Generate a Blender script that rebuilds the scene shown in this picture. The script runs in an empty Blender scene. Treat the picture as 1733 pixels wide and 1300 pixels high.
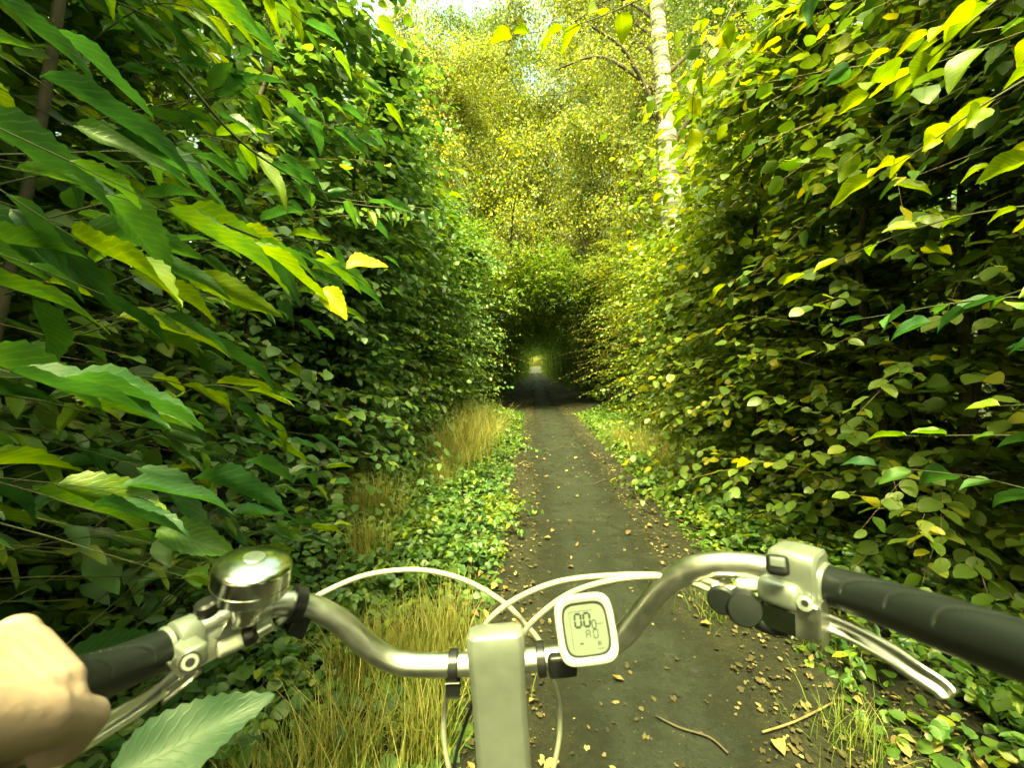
import bpy, math, random
import numpy as np
from mathutils import Vector, Matrix, Quaternion, noise

random.seed(7)
R = math.radians
sc = bpy.context.scene
COL = sc.collection

# ------------------------------------------------------------------ camera, sky, sun, exposure
CAM_H = 1.37
PITCH = R(-2.4)
FPX = 727.0                       # focal length in pixels of the 1733 px wide photograph
cam_d = bpy.data.cameras.new('camera')
cam = bpy.data.objects.new('camera', cam_d); COL.objects.link(cam)
cam.location = (0, 0, CAM_H)
cam.rotation_euler = (R(90) + PITCH, 0, 0)
cam_d.sensor_width = 36
cam_d.lens = 36 * FPX / 1733
cam_d.clip_start = 0.01; cam_d.clip_end = 2000
cam_d.dof.use_dof = True; cam_d.dof.focus_distance = 1.6; cam_d.dof.aperture_fstop = 7.0
sc.camera = cam

SUN_EL, SUN_AZ = R(60), R(-166)    # azimuth from +Y (ahead), negative = to the left
w = bpy.data.worlds.new('World'); sc.world = w; w.use_nodes = True
nt = w.node_tree; nt.nodes.clear()
sky = nt.nodes.new('ShaderNodeTexSky'); sky.sky_type = 'NISHITA'; sky.sun_disc = False
sky.sun_elevation = SUN_EL; sky.sun_rotation = SUN_AZ
sky.air_density = 1.0; sky.dust_density = 8.0; sky.ozone_density = 0.6
bg = nt.nodes.new('ShaderNodeBackground'); bg.inputs['Strength'].default_value = 0.15
wo = nt.nodes.new('ShaderNodeOutputWorld')
nt.links.new(sky.outputs[0], bg.inputs[0]); nt.links.new(bg.outputs[0], wo.inputs[0])
sl = bpy.data.lights.new('sun', 'SUN'); sl.energy = 2.3; sl.angle = R(10); sl.color = (1, 0.93, 0.78)
sun = bpy.data.objects.new('sun', sl); COL.objects.link(sun)
sd = Vector((math.sin(SUN_AZ) * math.cos(SUN_EL), math.cos(SUN_AZ) * math.cos(SUN_EL), math.sin(SUN_EL)))
sun.rotation_euler = sd.to_track_quat('Z', 'Y').to_euler()
vs = sc.view_settings
vs.view_transform = 'Standard'; vs.look = 'None'; vs.gamma = 1; vs.use_curve_mapping = False
vs.exposure = 2.8
vs.use_white_balance = True; vs.white_balance_temperature = 15500; vs.white_balance_tint = -34
sc.render.engine = 'CYCLES'
cy = sc.cycles
cy.max_bounces = 8; cy.diffuse_bounces = 4; cy.glossy_bounces = 3; cy.transmission_bounces = 6; cy.transparent_max_bounces = 4
cy.use_denoising = True; cy.sample_clamp_indirect = 6
cy.caustics_reflective = False; cy.caustics_refractive = False

def P(px, py, z):
    """point seen at photo pixel (px,py) at depth z in front of the lens"""
    x = (px - 866.5) / FPX * z; y = -(py - 650) / FPX * z
    c, s = math.cos(PITCH), math.sin(PITCH)
    return Vector((x, z * c - y * s, CAM_H + z * s + y * c))
def proj(p):
    c, s = math.cos(PITCH), math.sin(PITCH)
    y, h = p[1], p[2] - CAM_H
    z = y * c + h * s; v = h * c - y * s
    if z < 1e-3: return (-1e9, -1e9, z)
    return (866.5 + p[0] / z * FPX, 650 - v / z * FPX, z)

# ------------------------------------------------------------------ helpers
def tag(o, label=None, cat=None, group=None, kind=None):
    if label: o['label'] = label
    if cat: o['category'] = cat
    if group: o['group'] = group
    if kind: o['kind'] = kind
    return o
def empty(name, loc=(0, 0, 0), rz=0):
    o = bpy.data.objects.new(name, None); COL.objects.link(o)
    o.location = loc; o.rotation_euler = (0, 0, rz); o.empty_display_size = .1
    return o
def link(name, me, parent=None, rel=False):
    o = bpy.data.objects.new(name, me); COL.objects.link(o)
    if parent is not None:
        o.parent = parent
        if not rel: o.matrix_parent_inverse = Matrix.Translation(parent.location).inverted()
    return o
def mesh(name, V, F, mat, smooth=True, attrs=None):
    me = bpy.data.meshes.new(name)
    V = np.asarray(V, dtype=np.float32).reshape(-1, 3)
    if isinstance(F, np.ndarray):
        nf, k = F.shape
        me.vertices.add(len(V)); me.vertices.foreach_set('co', V.ravel())
        me.loops.add(nf * k); me.loops.foreach_set('vertex_index', F.astype(np.int32).ravel())
        me.polygons.add(nf); me.polygons.foreach_set('loop_start', np.arange(0, nf * k, k, dtype=np.int32))
        me.update(calc_edges=True)
    else:
        me.from_pydata([tuple(map(float, v)) for v in V], [], F)
    if smooth: me.polygons.foreach_set('use_smooth', np.ones(len(me.polygons), dtype=bool))
    for k_, a in (attrs or {}).items():
        at = me.attributes.new(k_, 'FLOAT', 'POINT'); at.data.foreach_set('value', np.asarray(a, dtype=np.float32))
    if mat: me.materials.append(mat)
    me.update()
    return me
def copy_tree(o, loc, rz, sc_=1.0, label=None):
    r = o.copy(); COL.objects.link(r); r.location = loc; r.rotation_euler = (0, 0, rz); r.scale = (sc_ if not isinstance(sc_, (int, float)) else (sc_,) * 3)
    if label: r['label'] = label
    for ch in KIDS.get(o.name, ()):
        c = ch.copy(); COL.objects.link(c); c.parent = r
    return r
KIDS = {}
def kid(o, root): KIDS.setdefault(root.name, []).append(o); return o

def catmull(pts, n=8):
    pts = [Vector(p) for p in pts]; out = []
    q = [pts[0] * 2 - pts[1]] + pts + [pts[-1] * 2 - pts[-2]]
    for i in range(1, len(q) - 2):
        a, b, c, d = q[i - 1], q[i], q[i + 1], q[i + 2]
        for k in range(n):
            t = k / n
            out.append(.5 * ((2 * b) + (c - a) * t + (2 * a - 5 * b + 4 * c - d) * t * t + (3 * b - a - 3 * c + d) * t ** 3))
    out.append(pts[-1]); return out
def tube(pts, rad, seg=8, cap=True):
    """returns V, F of a swept tube; rad is a number or one per point"""
    pts = [Vector(p) for p in pts]; n = len(pts)
    rs = rad if hasattr(rad, '__len__') else [rad] * n
    V, F = [], []
    t = (pts[1] - pts[0]).normalized()
    u = t.orthogonal().normalized()
    for i in range(n):
        t2 = (pts[min(i + 1, n - 1)] - pts[max(i - 1, 0)]).normalized()
        u = (u - t2 * u.dot(t2)).normalized(); v = t2.cross(u)
        for k in range(seg):
            a = 2 * math.pi * k / seg
            V.append(pts[i] + (u * math.cos(a) + v * math.sin(a)) * rs[i])
    for i in range(n - 1):
        for k in range(seg):
            k2 = (k + 1) % seg
            F.append((i * seg + k, i * seg + k2, (i + 1) * seg + k2, (i + 1) * seg + k))
    if cap:
        F.append(tuple(range(seg))[::-1]); F.append(tuple((n - 1) * seg + k for k in range(seg)))
    return V, F
def lathe(prof, origin, axis, seg=32, xdir=None):
    """prof: list of (radius, height along axis)"""
    axis = Vector(axis).normalized(); u = (Vector(xdir) - axis * Vector(xdir).dot(axis)).normalized() if xdir else axis.orthogonal().normalized()
    v = axis.cross(u); V, F = [], []; o = Vector(origin)
    for r, h in prof:
        for k in range(seg):
            a = 2 * math.pi * k / seg; V.append(o + axis * h + (u * math.cos(a) + v * math.sin(a)) * max(r, 1e-5))
    for i in range(len(prof) - 1):
        for k in range(seg):
            k2 = (k + 1) % seg; F.append((i * seg + k, i * seg + k2, (i + 1) * seg + k2, (i + 1) * seg + k))
    F.append(tuple(range(seg))[::-1]); F.append(tuple((len(prof) - 1) * seg + k for k in range(seg)))
    return V, F
def join(*vfs):
    V, F = [], []
    for v, f in vfs:
        b = len(V); V += list(v); F += [tuple(i + b for i in p) for p in f]
    return V, F
def rbox(c, ax, half, bev=.2, n=3):
    """rounded box: centre, three axes, half sizes"""
    import bmesh
    bm = bmesh.new(); bmesh.ops.create_cube(bm, size=2)
    M = Matrix(((ax[0][0] * half[0], ax[1][0] * half[1], ax[2][0] * half[2], c[0]),
                (ax[0][1] * half[0], ax[1][1] * half[1], ax[2][1] * half[2], c[1]),
                (ax[0][2] * half[0], ax[1][2] * half[1], ax[2][2] * half[2], c[2]), (0, 0, 0, 1)))
    bm.transform(M)
    bmesh.ops.bevel(bm, geom=bm.edges[:], offset=min(half) * bev, segments=n, profile=.5, affect='EDGES')
    V = [v.co.copy() for v in bm.verts]; F = [tuple(v.index for v in f.verts) for f in bm.faces]; bm.free()
    return V, F

# ------------------------------------------------------------------ materials
def newmat(name):
    m = bpy.data.materials.new(name); m.use_nodes = True; m.node_tree.nodes.clear(); return m, m.node_tree
def N(t, typ, **kw):
    n = t.nodes.new(typ)
    for k, v in kw.items(): setattr(n, k, v)
    return n
def ramp(t, stops, fac=None):
    n = N(t, 'ShaderNodeValToRGB'); e = n.color_ramp.elements
    while len(e) < len(stops): e.new(.5)
    for el, (p, c) in zip(e, stops): el.position = p; el.color = (*c, 1)
    if fac is not None: t.links.new(fac, n.inputs[0])
    return n
def leafmat(name, stops, trans=.4, tcol=(1.4, 1.35, .72), rough=.42, spec=.65, veins=False, source='attr'):
    m, t = newmat(name); L = t.links.new
    if source == 'attr': f = N(t, 'ShaderNodeAttribute', attribute_name='tone').outputs['Fac']
    else: f = N(t, 'ShaderNodeObjectInfo').outputs['Random']
    tc = N(t, 'ShaderNodeTexCoord')
    nz = N(t, 'ShaderNodeTexNoise'); nz.inputs['Scale'].default_value = 7 if veins else 9; nz.inputs['Detail'].default_value = 6; L(tc.outputs['Object'], nz.inputs[0])
    mm = N(t, 'ShaderNodeMath', operation='MULTIPLY_ADD'); mm.inputs[1].default_value = .5; L(nz.outputs[0], mm.inputs[0])
    sb = N(t, 'ShaderNodeMath', operation='SUBTRACT'); sb.inputs[1].default_value = .25; L(f, sb.inputs[0]); L(sb.outputs[0], mm.inputs[2])
    rp = ramp(t, stops, mm.outputs[0])
    col = rp.outputs[0]
    b = N(t, 'ShaderNodeBsdfPrincipled'); b.inputs['Roughness'].default_value = rough; b.inputs['Specular IOR Level'].default_value = spec
    tr = N(t, 'ShaderNodeBsdfTranslucent'); mx = N(t, 'ShaderNodeMixShader'); mx.inputs[0].default_value = trans
    if veins:
        ua = N(t, 'ShaderNodeAttribute', attribute_name='lu').outputs['Fac']; va = N(t, 'ShaderNodeAttribute', attribute_name='lv').outputs['Fac']
        ab = N(t, 'ShaderNodeMath', operation='ABSOLUTE'); L(va, ab.inputs[0])
        # side veins: run forward and outward
        s1 = N(t, 'ShaderNodeMath', operation='MULTIPLY_ADD'); s1.inputs[1].default_value = -.55; L(ab.outputs[0], s1.inputs[0]); L(ua, s1.inputs[2])
        s2 = N(t, 'ShaderNodeMath', operation='MULTIPLY'); s2.inputs[1].default_value = 11; L(s1.outputs[0], s2.inputs[0])
        fr = N(t, 'ShaderNodeMath', operation='PINGPONG'); fr.inputs[1].default_value = .5; L(s2.outputs[0], fr.inputs[0])
        vr = N(t, 'ShaderNodeMapRange'); vr.inputs['From Min'].default_value = 0; vr.inputs['From Max'].default_value = .16; L(fr.outputs[0], vr.inputs['Value'])
        mr = N(t, 'ShaderNodeMapRange'); mr.inputs['From Min'].default_value = .0; mr.inputs['From Max'].default_value = .05; L(ab.outputs[0], mr.inputs['Value'])
        mi = N(t, 'ShaderNodeMath', operation='MINIMUM'); L(vr.outputs[0], mi.inputs[0]); L(mr.outputs[0], mi.inputs[1])
        br = N(t, 'ShaderNodeMix', data_type='RGBA', blend_type='MULTIPLY'); inv = N(t, 'ShaderNodeMath', operation='SUBTRACT'); inv.inputs[0].default_value = 1; L(mi.outputs[0], inv.inputs[1])
        L(inv.outputs[0], br.inputs[0]); L(col, br.inputs[6]); br.inputs[7].default_value = (1.5, 1.35, 1.2, 1)
        col = br.outputs[2]
        bp = N(t, 'ShaderNodeBump'); bp.inputs['Strength'].default_value = .35; bp.inputs['Distance'].default_value = .0009
        L(mi.outputs[0], bp.inputs['Height']); L(bp.outputs[0], b.inputs['Normal'])
    L(col, b.inputs['Base Color'])
    tm = N(t, 'ShaderNodeMix', data_type='RGBA', blend_type='MULTIPLY'); tm.inputs[0].default_value = 1; L(col, tm.inputs[6]); tm.inputs[7].default_value = (*tcol, 1)
    L(tm.outputs[2], tr.inputs[0]); L(b.outputs[0], mx.inputs[1]); L(tr.outputs[0], mx.inputs[2])
    o = N(t, 'ShaderNodeOutputMaterial'); L(mx.outputs[0], o.inputs[0])
    return m
def simple(name, col, rough=.5, metal=0, spec=.5, nscale=0, namt=.3, bump=0, bscale=200, coat=0):
    m, t = newmat(name); L = t.links.new
    b = N(t, 'ShaderNodeBsdfPrincipled'); b.inputs['Base Color'].default_value = (*col, 1); b.inputs['Roughness'].default_value = rough
    b.inputs['Metallic'].default_value = metal; b.inputs['Specular IOR Level'].default_value = spec; b.inputs['Coat Weight'].default_value = coat
    tc = N(t, 'ShaderNodeTexCoord')
    if nscale:
        nz = N(t, 'ShaderNodeTexNoise'); nz.inputs['Scale'].default_value = nscale; nz.inputs['Detail'].default_value = 6; L(tc.outputs['Object'], nz.inputs[0])
        r = ramp(t, [(.3, tuple(c * (1 - namt) for c in col)), (.7, tuple(min(1, c * (1 + namt * .5)) for c in col))], nz.outputs[0]); L(r.outputs[0], b.inputs['Base Color'])
        rr = N(t, 'ShaderNodeMapRange'); rr.inputs['To Min'].default_value = max(0, rough - .12); rr.inputs['To Max'].default_value = min(1, rough + .15)
        L(nz.outputs[0], rr.inputs['Value']); L(rr.outputs[0], b.inputs['Roughness'])
    if bump:
        n2 = N(t, 'ShaderNodeTexNoise'); n2.inputs['Scale'].default_value = bscale; n2.inputs['Detail'].default_value = 5; L(tc.outputs['Object'], n2.inputs[0])
        bp = N(t, 'ShaderNodeBump'); bp.inputs['Strength'].default_value = bump; bp.inputs['Distance'].default_value = .002; L(n2.outputs[0], bp.inputs['Height']); L(bp.outputs[0], b.inputs['Normal'])
    o = N(t, 'ShaderNodeOutputMaterial'); L(b.outputs[0], o.inputs[0])
    return m

G_MID = [(0, (.03, .07, .02)), (.45, (.09, .175, .042)), (.8, (.17, .27, .065)), (1, (.30, .33, .05))]
G_YEL = [(0, (.05, .105, .017)), (.45, (.125, .195, .045)), (.8, (.22, .28, .07)), (1, (.42, .38, .06))]
G_COOL = [(0, (.03, .075, .03)), (.5, (.088, .18, .062)), (.85, (.16, .26, .085)), (1, (.24, .3, .06))]
G_BIRCH = [(0, (.07, .115, .028)), (.4, (.165, .225, .05)), (.75, (.31, .335, .07)), (1, (.5, .43, .07))]
M_mid = leafmat('leaf_mid_green', G_MID)
M_yel = leafmat('leaf_yellow_green', G_YEL, trans=.45)
M_cool = leafmat('leaf_cool_green', G_COOL)
M_birch = leafmat('leaf_birch', G_BIRCH, trans=.55)
M_tunnel = leafmat('leaf_tunnel', [(0, (.045, .085, .022)), (.6, (.10, .165, .035)), (1, (.22, .25, .045))], trans=.45, spec=.25, rough=.6)
M_bigL = leafmat('leaf_large_green', [(0, (.025, .085, .035)), (.4, (.055, .16, .055)), (.7, (.10, .22, .05)), (1, (.24, .33, .04))], trans=.42, veins=True, source='obj', rough=.42, spec=.9)
M_bigY = leafmat('leaf_large_yellow', [(0, (.12, .2, .02)), (.5, (.22, .3, .025)), (1, (.36, .38, .03))], trans=.5, veins=True, source='obj')
M_bigYY = leafmat('leaf_turned_yellow', [(0, (.34, .38, .03)), (1, (.42, .40, .03))], trans=.35, veins=True, source='obj')
M_litter = leafmat('leaf_litter_brown', [(0, (.025, .022, .014)), (.4, (.075, .062, .036)), (.7, (.17, .135, .075)), (1, (.33, .27, .14))], trans=.1, rough=.7, spec=.2)
M_litterO = leafmat('fallen_leaf_brown', [(0, (.09, .065, .035)), (.5, (.22, .155, .075)), (1, (.36, .28, .13))], trans=.1, rough=.7, spec=.2, veins=True, source='obj')
M_grass = leafmat('grass_dry', [(0, (.06, .11, .025)), (.4, (.22, .23, .07)), (1, (.5, .44, .2))], trans=.3, rough=.6, spec=.2)
M_bark = simple('bark_brown', (.075, .06, .042), .85, nscale=14, namt=.6, bump=1, bscale=60)
M_barkg = simple('bark_mossy', (.085, .09, .045), .9, nscale=9, namt=.6, bump=1, bscale=50)
M_twig = simple('twig_tan', (.22, .16, .085), .7, nscale=30, namt=.5)
M_shoot = simple('green_shoot', (.05, .06, .022), .6, nscale=30, namt=.5)
M_skin = simple('skin', (.47, .335, .29), .5, spec=.4, nscale=28, namt=.2, bump=.22, bscale=190)
M_skin.node_tree.nodes['Principled BSDF'].inputs['Subsurface Weight'].default_value = .25
M_skin.node_tree.nodes['Principled BSDF'].inputs['Subsurface Radius'].default_value = (.012, .005, .003)
M_silver = simple('satin_aluminium', (.74, .75, .72), .33, 1, nscale=60, namt=.08, bump=.05, bscale=500)
M_silverp = simple('silver_paint', (.33, .37, .34), .36, .6, nscale=50, namt=.08, coat=.3)
M_chrome = simple('chrome', (.7, .72, .7), .16, 1, nscale=40, namt=.1)
M_rubber = simple('grip_rubber', (.008, .011, .0115), .45, 0, .4, bump=.06, bscale=900)
M_black = simple('black_plastic', (.012, .013, .014), .3, 0, .5)
M_cable = simple('cable_housing', (.38, .39, .33), .35, 0, .5)
M_greyp = simple('grey_plastic', (.10, .12, .12), .4)
M_white = simple('white_plastic', (.46, .48, .44), .35, 0, .5)
M_lcd = simple('lcd_glass', (.13, .165, .12), .16, 0, .5, nscale=25, namt=.06, coat=.25)
M_digit = simple('lcd_digit', (.012, .018, .015), .5)
M_tyre = simple('tyre', (.02, .02, .02), .8)

def birchmat():
    m, t = newmat('birch_bark'); L = t.links.new
    tc = N(t, 'ShaderNodeTexCoord')
    mp = N(t, 'ShaderNodeMapping'); mp.inputs['Scale'].default_value = (2.0, 2.0, 15); L(tc.outputs['Object'], mp.inputs[0])
    nz = N(t, 'ShaderNodeTexNoise'); nz.inputs['Scale'].default_value = 1.0; nz.inputs['Detail'].default_value = 5; nz.inputs['Roughness'].default_value = .65; L(mp.outputs[0], nz.inputs[0])
    r = ramp(t, [(.43, (.035, .033, .027)), (.485, (.2, .19, .15)), (.53, (.42, .41, .34)), (.8, (.56, .55, .47))], nz.outputs[0])
    b = N(t, 'ShaderNodeBsdfPrincipled'); b.inputs['Roughness'].default_value = .6; L(r.outputs[0], b.inputs['Base Color'])
    bp = N(t, 'ShaderNodeBump'); bp.inputs['Strength'].default_value = .8; bp.inputs['Distance'].default_value = .02; L(nz.outputs[0], bp.inputs['Height']); L(bp.outputs[0], b.inputs['Normal'])
    o = N(t, 'ShaderNodeOutputMaterial'); L(b.outputs[0], o.inputs[0]); return m
M_birchbark = birchmat()
def soilmat(name, a, b_, c, s1, rough=.95, bump=1.0):
    m, t = newmat(name); L = t.links.new
    tc = N(t, 'ShaderNodeTexCoord')
    n1 = N(t, 'ShaderNodeTexNoise'); n1.inputs['Scale'].default_value = s1; n1.inputs['Detail'].default_value = 8; n1.inputs['Roughness'].default_value = .7; L(tc.outputs['Object'], n1.inputs[0])
    n2 = N(t, 'ShaderNodeTexNoise'); n2.inputs['Scale'].default_value = 42; n2.inputs['Detail'].default_value = 6; n2.inputs['Roughness'].default_value = .75; L(tc.outputs['Object'], n2.inputs[0])
    mx = N(t, 'ShaderNodeMath', operation='MULTIPLY_ADD'); mx.inputs[1].default_value = .5; L(n2.outputs[0], mx.inputs[0]); 
    h = N(t, 'ShaderNodeMath', operation='MULTIPLY'); h.inputs[1].default_value = .5; L(n1.outputs[0], h.inputs[0]); L(h.outputs[0], mx.inputs[2])
    r = ramp(t, [(.36, a), (.5, b_), (.66, c)], mx.outputs[0])
    b = N(t, 'ShaderNodeBsdfPrincipled'); b.inputs['Roughness'].default_value = rough; b.inputs['Specular IOR Level'].default_value = .3; L(r.outputs[0], b.inputs['Base Color'])
    bp = N(t, 'ShaderNodeBump'); bp.inputs['Strength'].default_value = bump; bp.inputs['Distance'].default_value = .03; L(mx.outputs[0], bp.inputs['Height']); L(bp.outputs[0], b.inputs['Normal'])
    o = N(t, 'ShaderNodeOutputMaterial'); L(b.outputs[0], o.inputs[0]); return m
def feather(m):
    t = m.node_tree; L = t.links.new; out = [n for n in t.nodes if n.type == 'OUTPUT_MATERIAL'][0]; src = out.inputs[0].links[0].from_socket
    at = N(t, 'ShaderNodeAttribute', attribute_name='edge'); tc = N(t, 'ShaderNodeTexCoord'); nz = N(t, 'ShaderNodeTexNoise'); nz.inputs['Scale'].default_value = 5; nz.inputs['Detail'].default_value = 7; nz.inputs['Roughness'].default_value = .75
    L(tc.outputs['Object'], nz.inputs[0]); a = N(t, 'ShaderNodeMath', operation='MULTIPLY_ADD'); a.inputs[1].default_value = 2.0; L(nz.outputs[0], a.inputs[0]); L(at.outputs['Fac'], a.inputs[2])
    mr = N(t, 'ShaderNodeMapRange'); mr.inputs['From Min'].default_value = 1.15; mr.inputs['From Max'].default_value = 2.05; L(a.outputs[0], mr.inputs['Value'])
    tp = N(t, 'ShaderNodeBsdfTransparent'); mx = N(t, 'ShaderNodeMixShader'); L(mr.outputs[0], mx.inputs[0]); L(tp.outputs[0], mx.inputs[1]); L(src, mx.inputs[2]); L(mx.outputs[0], out.inputs[0])
M_soil = soilmat('forest_soil', (.008, .0095, .0065), (.018, .0195, .012), (.036, .035, .022), 3)
M_dirt = soilmat('packed_dirt', (.0085, .011, .0085), (.015, .0185, .014), (.03, .034, .026), 1.1, .75, .4)

feather(M_dirt)
# ------------------------------------------------------------------ ground
def xc(y): return .47 + .047 * y
def gh(x, y):
    """ground height"""
    dip = -.22 * math.exp(-((y - 21) / 7.0) ** 2) + .5 * max(0, min(1, (y - 26) / 45.0)) ** 1.5 * .9
    d = abs(x - xc(y))
    k = min(1, max(0, (d - .75) / 1.4)); verge = .16 * k * k * (3 - 2 * k)
    n = .05 * noise.noise(Vector((x * 1.1, y * 1.1, 0))) * min(1, d / .8) + .012 * noise.noise(Vector((x * 4, y * 4, 3)))
    cup = -.03 * math.exp(-(d / .45) ** 2)
    return dip + verge + n + cup
def grid(xs, ys, f, mat, name):
    V = [(x, y, f(x, y)) for y in ys for x in xs]; nx = len(xs)
    F = [(j * nx + i, j * nx + i + 1, (j + 1) * nx + i + 1, (j + 1) * nx + i) for j in range(len(ys) - 1) for i in range(nx - 1)]
    return mesh(name, V, F, mat)
xs = [-500, -200, -90, -45, -25, -16, -11, -8, -6, -5] + list(np.arange(-4, 6.01, .12)) + [7, 8, 10, 13, 18, 27, 45, 90, 200, 500]
ys = [-80, -40, -20, -10, -5, -3] + list(np.arange(-2, 14, .12)) + list(np.arange(14, 40, .6)) + list(np.arange(40, 110, 2)) + [115, 130, 160, 220, 350, 600, 1000]
tag(link('ground', grid(xs, ys, gh, M_soil, 'ground')), kind='structure')
pv, pf, pe = [], [], []
yy = list(np.arange(-2, 16, .05)) + list(np.arange(16, 78, .6)); NP = 14
for j, y in enumerate(yy):
    hw = .45 + .20 * min(1, max(0, (y - 1.5) / 5))
    wl = hw + .05 * noise.noise(Vector((2, y * 9, 5))) + .10 * noise.noise(Vector((0, y * .9, 5))) + .07 * noise.noise(Vector((0, y * 3.5, 8)))
    wr = hw + .05 * noise.noise(Vector((7, y * 9, 5))) + .10 * noise.noise(Vector((9, y * .9, 5))) + .07 * noise.noise(Vector((9, y * 3.5, 8)))
    for i in range(NP + 1):
        x = xc(y) - wl + (wl + wr) * i / NP
        pv.append((x, y, gh(x, y) + .006)); pe.append(min(1.0, (1 - abs(2 * i / NP - 1)) * 1.6))
        if j and i: a = j * (NP + 1) + i; pf.append((a - NP - 2, a - NP - 1, a, a - 1))
tag(link('path', mesh('path', pv, pf, M_dirt, attrs={'edge': pe})), kind='structure')

# ------------------------------------------------------------------ leaves
def template(kind):
    """unit leaf along +X, width along Y, up Z: verts, quads+tris as padded quads list, lu, lv"""
    if kind == 'simple':          # 8 triangles
        u = [0, .32, .68, 1]; wd = [0, .5, .36, 0]
    if kind == 'round':
        u = [0, .25, .72, 1]; wd = [0, .5, .45, 0]
    V = [(0, 0, 0), (u[1], 0, -.03), (u[2], 0, -.06), (1, 0, -.16), (u[1], wd[1], .09), (u[2], wd[2], .03), (u[1], -wd[1], .09), (u[2], -wd[2], .03)]
    T = [(0, 1, 4), (1, 2, 4), (2, 5, 4), (2, 3, 5), (0, 6, 1), (1, 6, 2), (2, 6, 7), (2, 7, 3)]
    return np.array(V), np.array(T)
def template_quad():               # 2 triangles for far leaves
    return np.array([(0, 0, 0), (.5, .42, .05), (1, 0, -.12), (.5, -.42, .05)]), np.array([(0, 1, 2), (0, 2, 3)])
def template_fine(wd, curl=.16, fold=.16, wav=.02, tipx=0):
    us = [0, .10, .3, .58, .84, 1]; V = []
    for i, (u, w_) in enumerate(zip(us, wd)):
        V.append((u, 0, -curl * u * u))
        if 0 < i < 5: V.append((u + .02, w_, -curl * u * u + fold * w_ + wav * (-1) ** i)); V.append((u + .02, -w_ * .96, -curl * u * u + fold * w_ - wav * (-1) ** i))
    T = [(0, 1, 2), (0, 3, 1)]
    for i in range(3):
        a = 1 + 3 * i; b = a + 3
        T += [(a, b, a + 1), (b, b + 1, a + 1), (a, a + 2, b), (b, a + 2, b + 2)]
    T += [(10, 13, 11), (10, 12, 13)]
    return np.array(V), np.array(T)
T_L8, T_R8, T_Q = template('simple'), template('round'), template_quad()
T_S = template_fine([0, .26, .47, .43, .2, 0]); T_R = template_fine([0, .34, .5, .47, .26, 0]); T_F = template_fine([0, .12, .46, .24, .30, 0], curl=-.07, fold=.12, wav=.09)
def big_leaf_mesh(name, mat, wr=.5, serr=.03, n=11, curl=.25, fold=.16, seed=0):
    rr = random.Random(seed); V, F, lu, lv = [], [], [], []
    m = 2 * n
    for i in range(m + 1):
        t = i / m
        wdt = wr * .5 * (math.sin(math.pi * min(1, t) ** .8) ** .8) * (1 - .25 * t) * 1.12 if 0 < t < 1 else 0
        wdt += serr * (.5 if i % 2 else -.3) * (1 if 0 < i < m else 0)
        wdt = max(0.002, wdt) if 0 < i < m else .002
        zc = -curl * t * t + .02 * math.sin(t * 7 + seed)
        for s in (-1, -.5, 0, .5, 1):
            V.append((t + abs(s) * serr * .4, s * wdt, zc + fold * abs(s) * wdt * 1.6 + .02 * math.sin(t * 13 + s * 3 + seed) * abs(s)))
            lu.append(t); lv.append(s * .5)
    for i in range(m):
        for k in range(4):
            a = i * 5 + k; F.append((a, a + 1, a + 6, a + 5))
    return mesh(name, V, F, mat, attrs={'lu': lu, 'lv': lv})
def bake_leaves(name, tpl, pos, d, up, size, wr, tone, mat):
    """many leaves as one mesh"""
    TV, TF = tpl
    d = d / np.linalg.norm(d, axis=1, keepdims=True)
    s = np.cross(up, d); s /= np.maximum(1e-6, np.linalg.norm(s, axis=1, keepdims=True)); n = np.cross(d, s)
    V = pos[:, None, :] + size[:, None, None] * (TV[None, :, 0:1] * d[:, None, :] + TV[None, :, 1:2] * (wr[:, None, None]) * s[:, None, :] * 1.0 + TV[None, :, 2:3] * n[:, None, :])
    nv = len(TV); F = TF[None] + (np.arange(len(pos)) * nv)[:, None, None]
    return mesh(name, V.reshape(-1, 3), F.reshape(-1, 3), mat, smooth=True, attrs={'tone': np.repeat(tone, nv)})
def nrm(a): return a / np.maximum(1e-9, np.linalg.norm(a, axis=1, keepdims=True))
def shoot_leaves(rg, st, dr, ln, droop, K, size, hang=.3, t0=.1, flat=1.0):
    """alternate leaves along shoots; returns pos, dir, up, size"""
    n = len(st); k = np.arange(K); t = t0 + (1 - t0) * (k + .5) / K
    T = t[None, :, None]; l = ln[:, None, None]
    pos = st[:, None] + dr[:, None] * l * T; pos[..., 2] -= (droop[:, None] * ln[:, None]) * t[None] ** 2
    tan = np.repeat(dr[:, None], K, 1).copy(); tan[..., 2] -= 2 * droop[:, None] * t[None]
    tan = nrm(tan.reshape(-1, 3)); pos = pos.reshape(-1, 3)
    upv = np.tile([0, 0, 1.0], (n * K, 1)); side = nrm(np.cross(upv, tan) + 1e-4)
    sg = np.tile(np.where(k % 2, 1, -1), n)[:, None]
    d = tan * .75 + side * sg * .8 + rg.normal(0, .28, (n * K, 3)); d[:, 2] -= hang
    up = upv * flat + rg.normal(0, .42, (n * K, 3))
    sz = size * rg.uniform(.6, 1.25, n * K) * np.tile(1 - .35 * t, n)
    pos = pos + rg.normal(0, .012, pos.shape)
    return pos, nrm(d), nrm(up), sz
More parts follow.
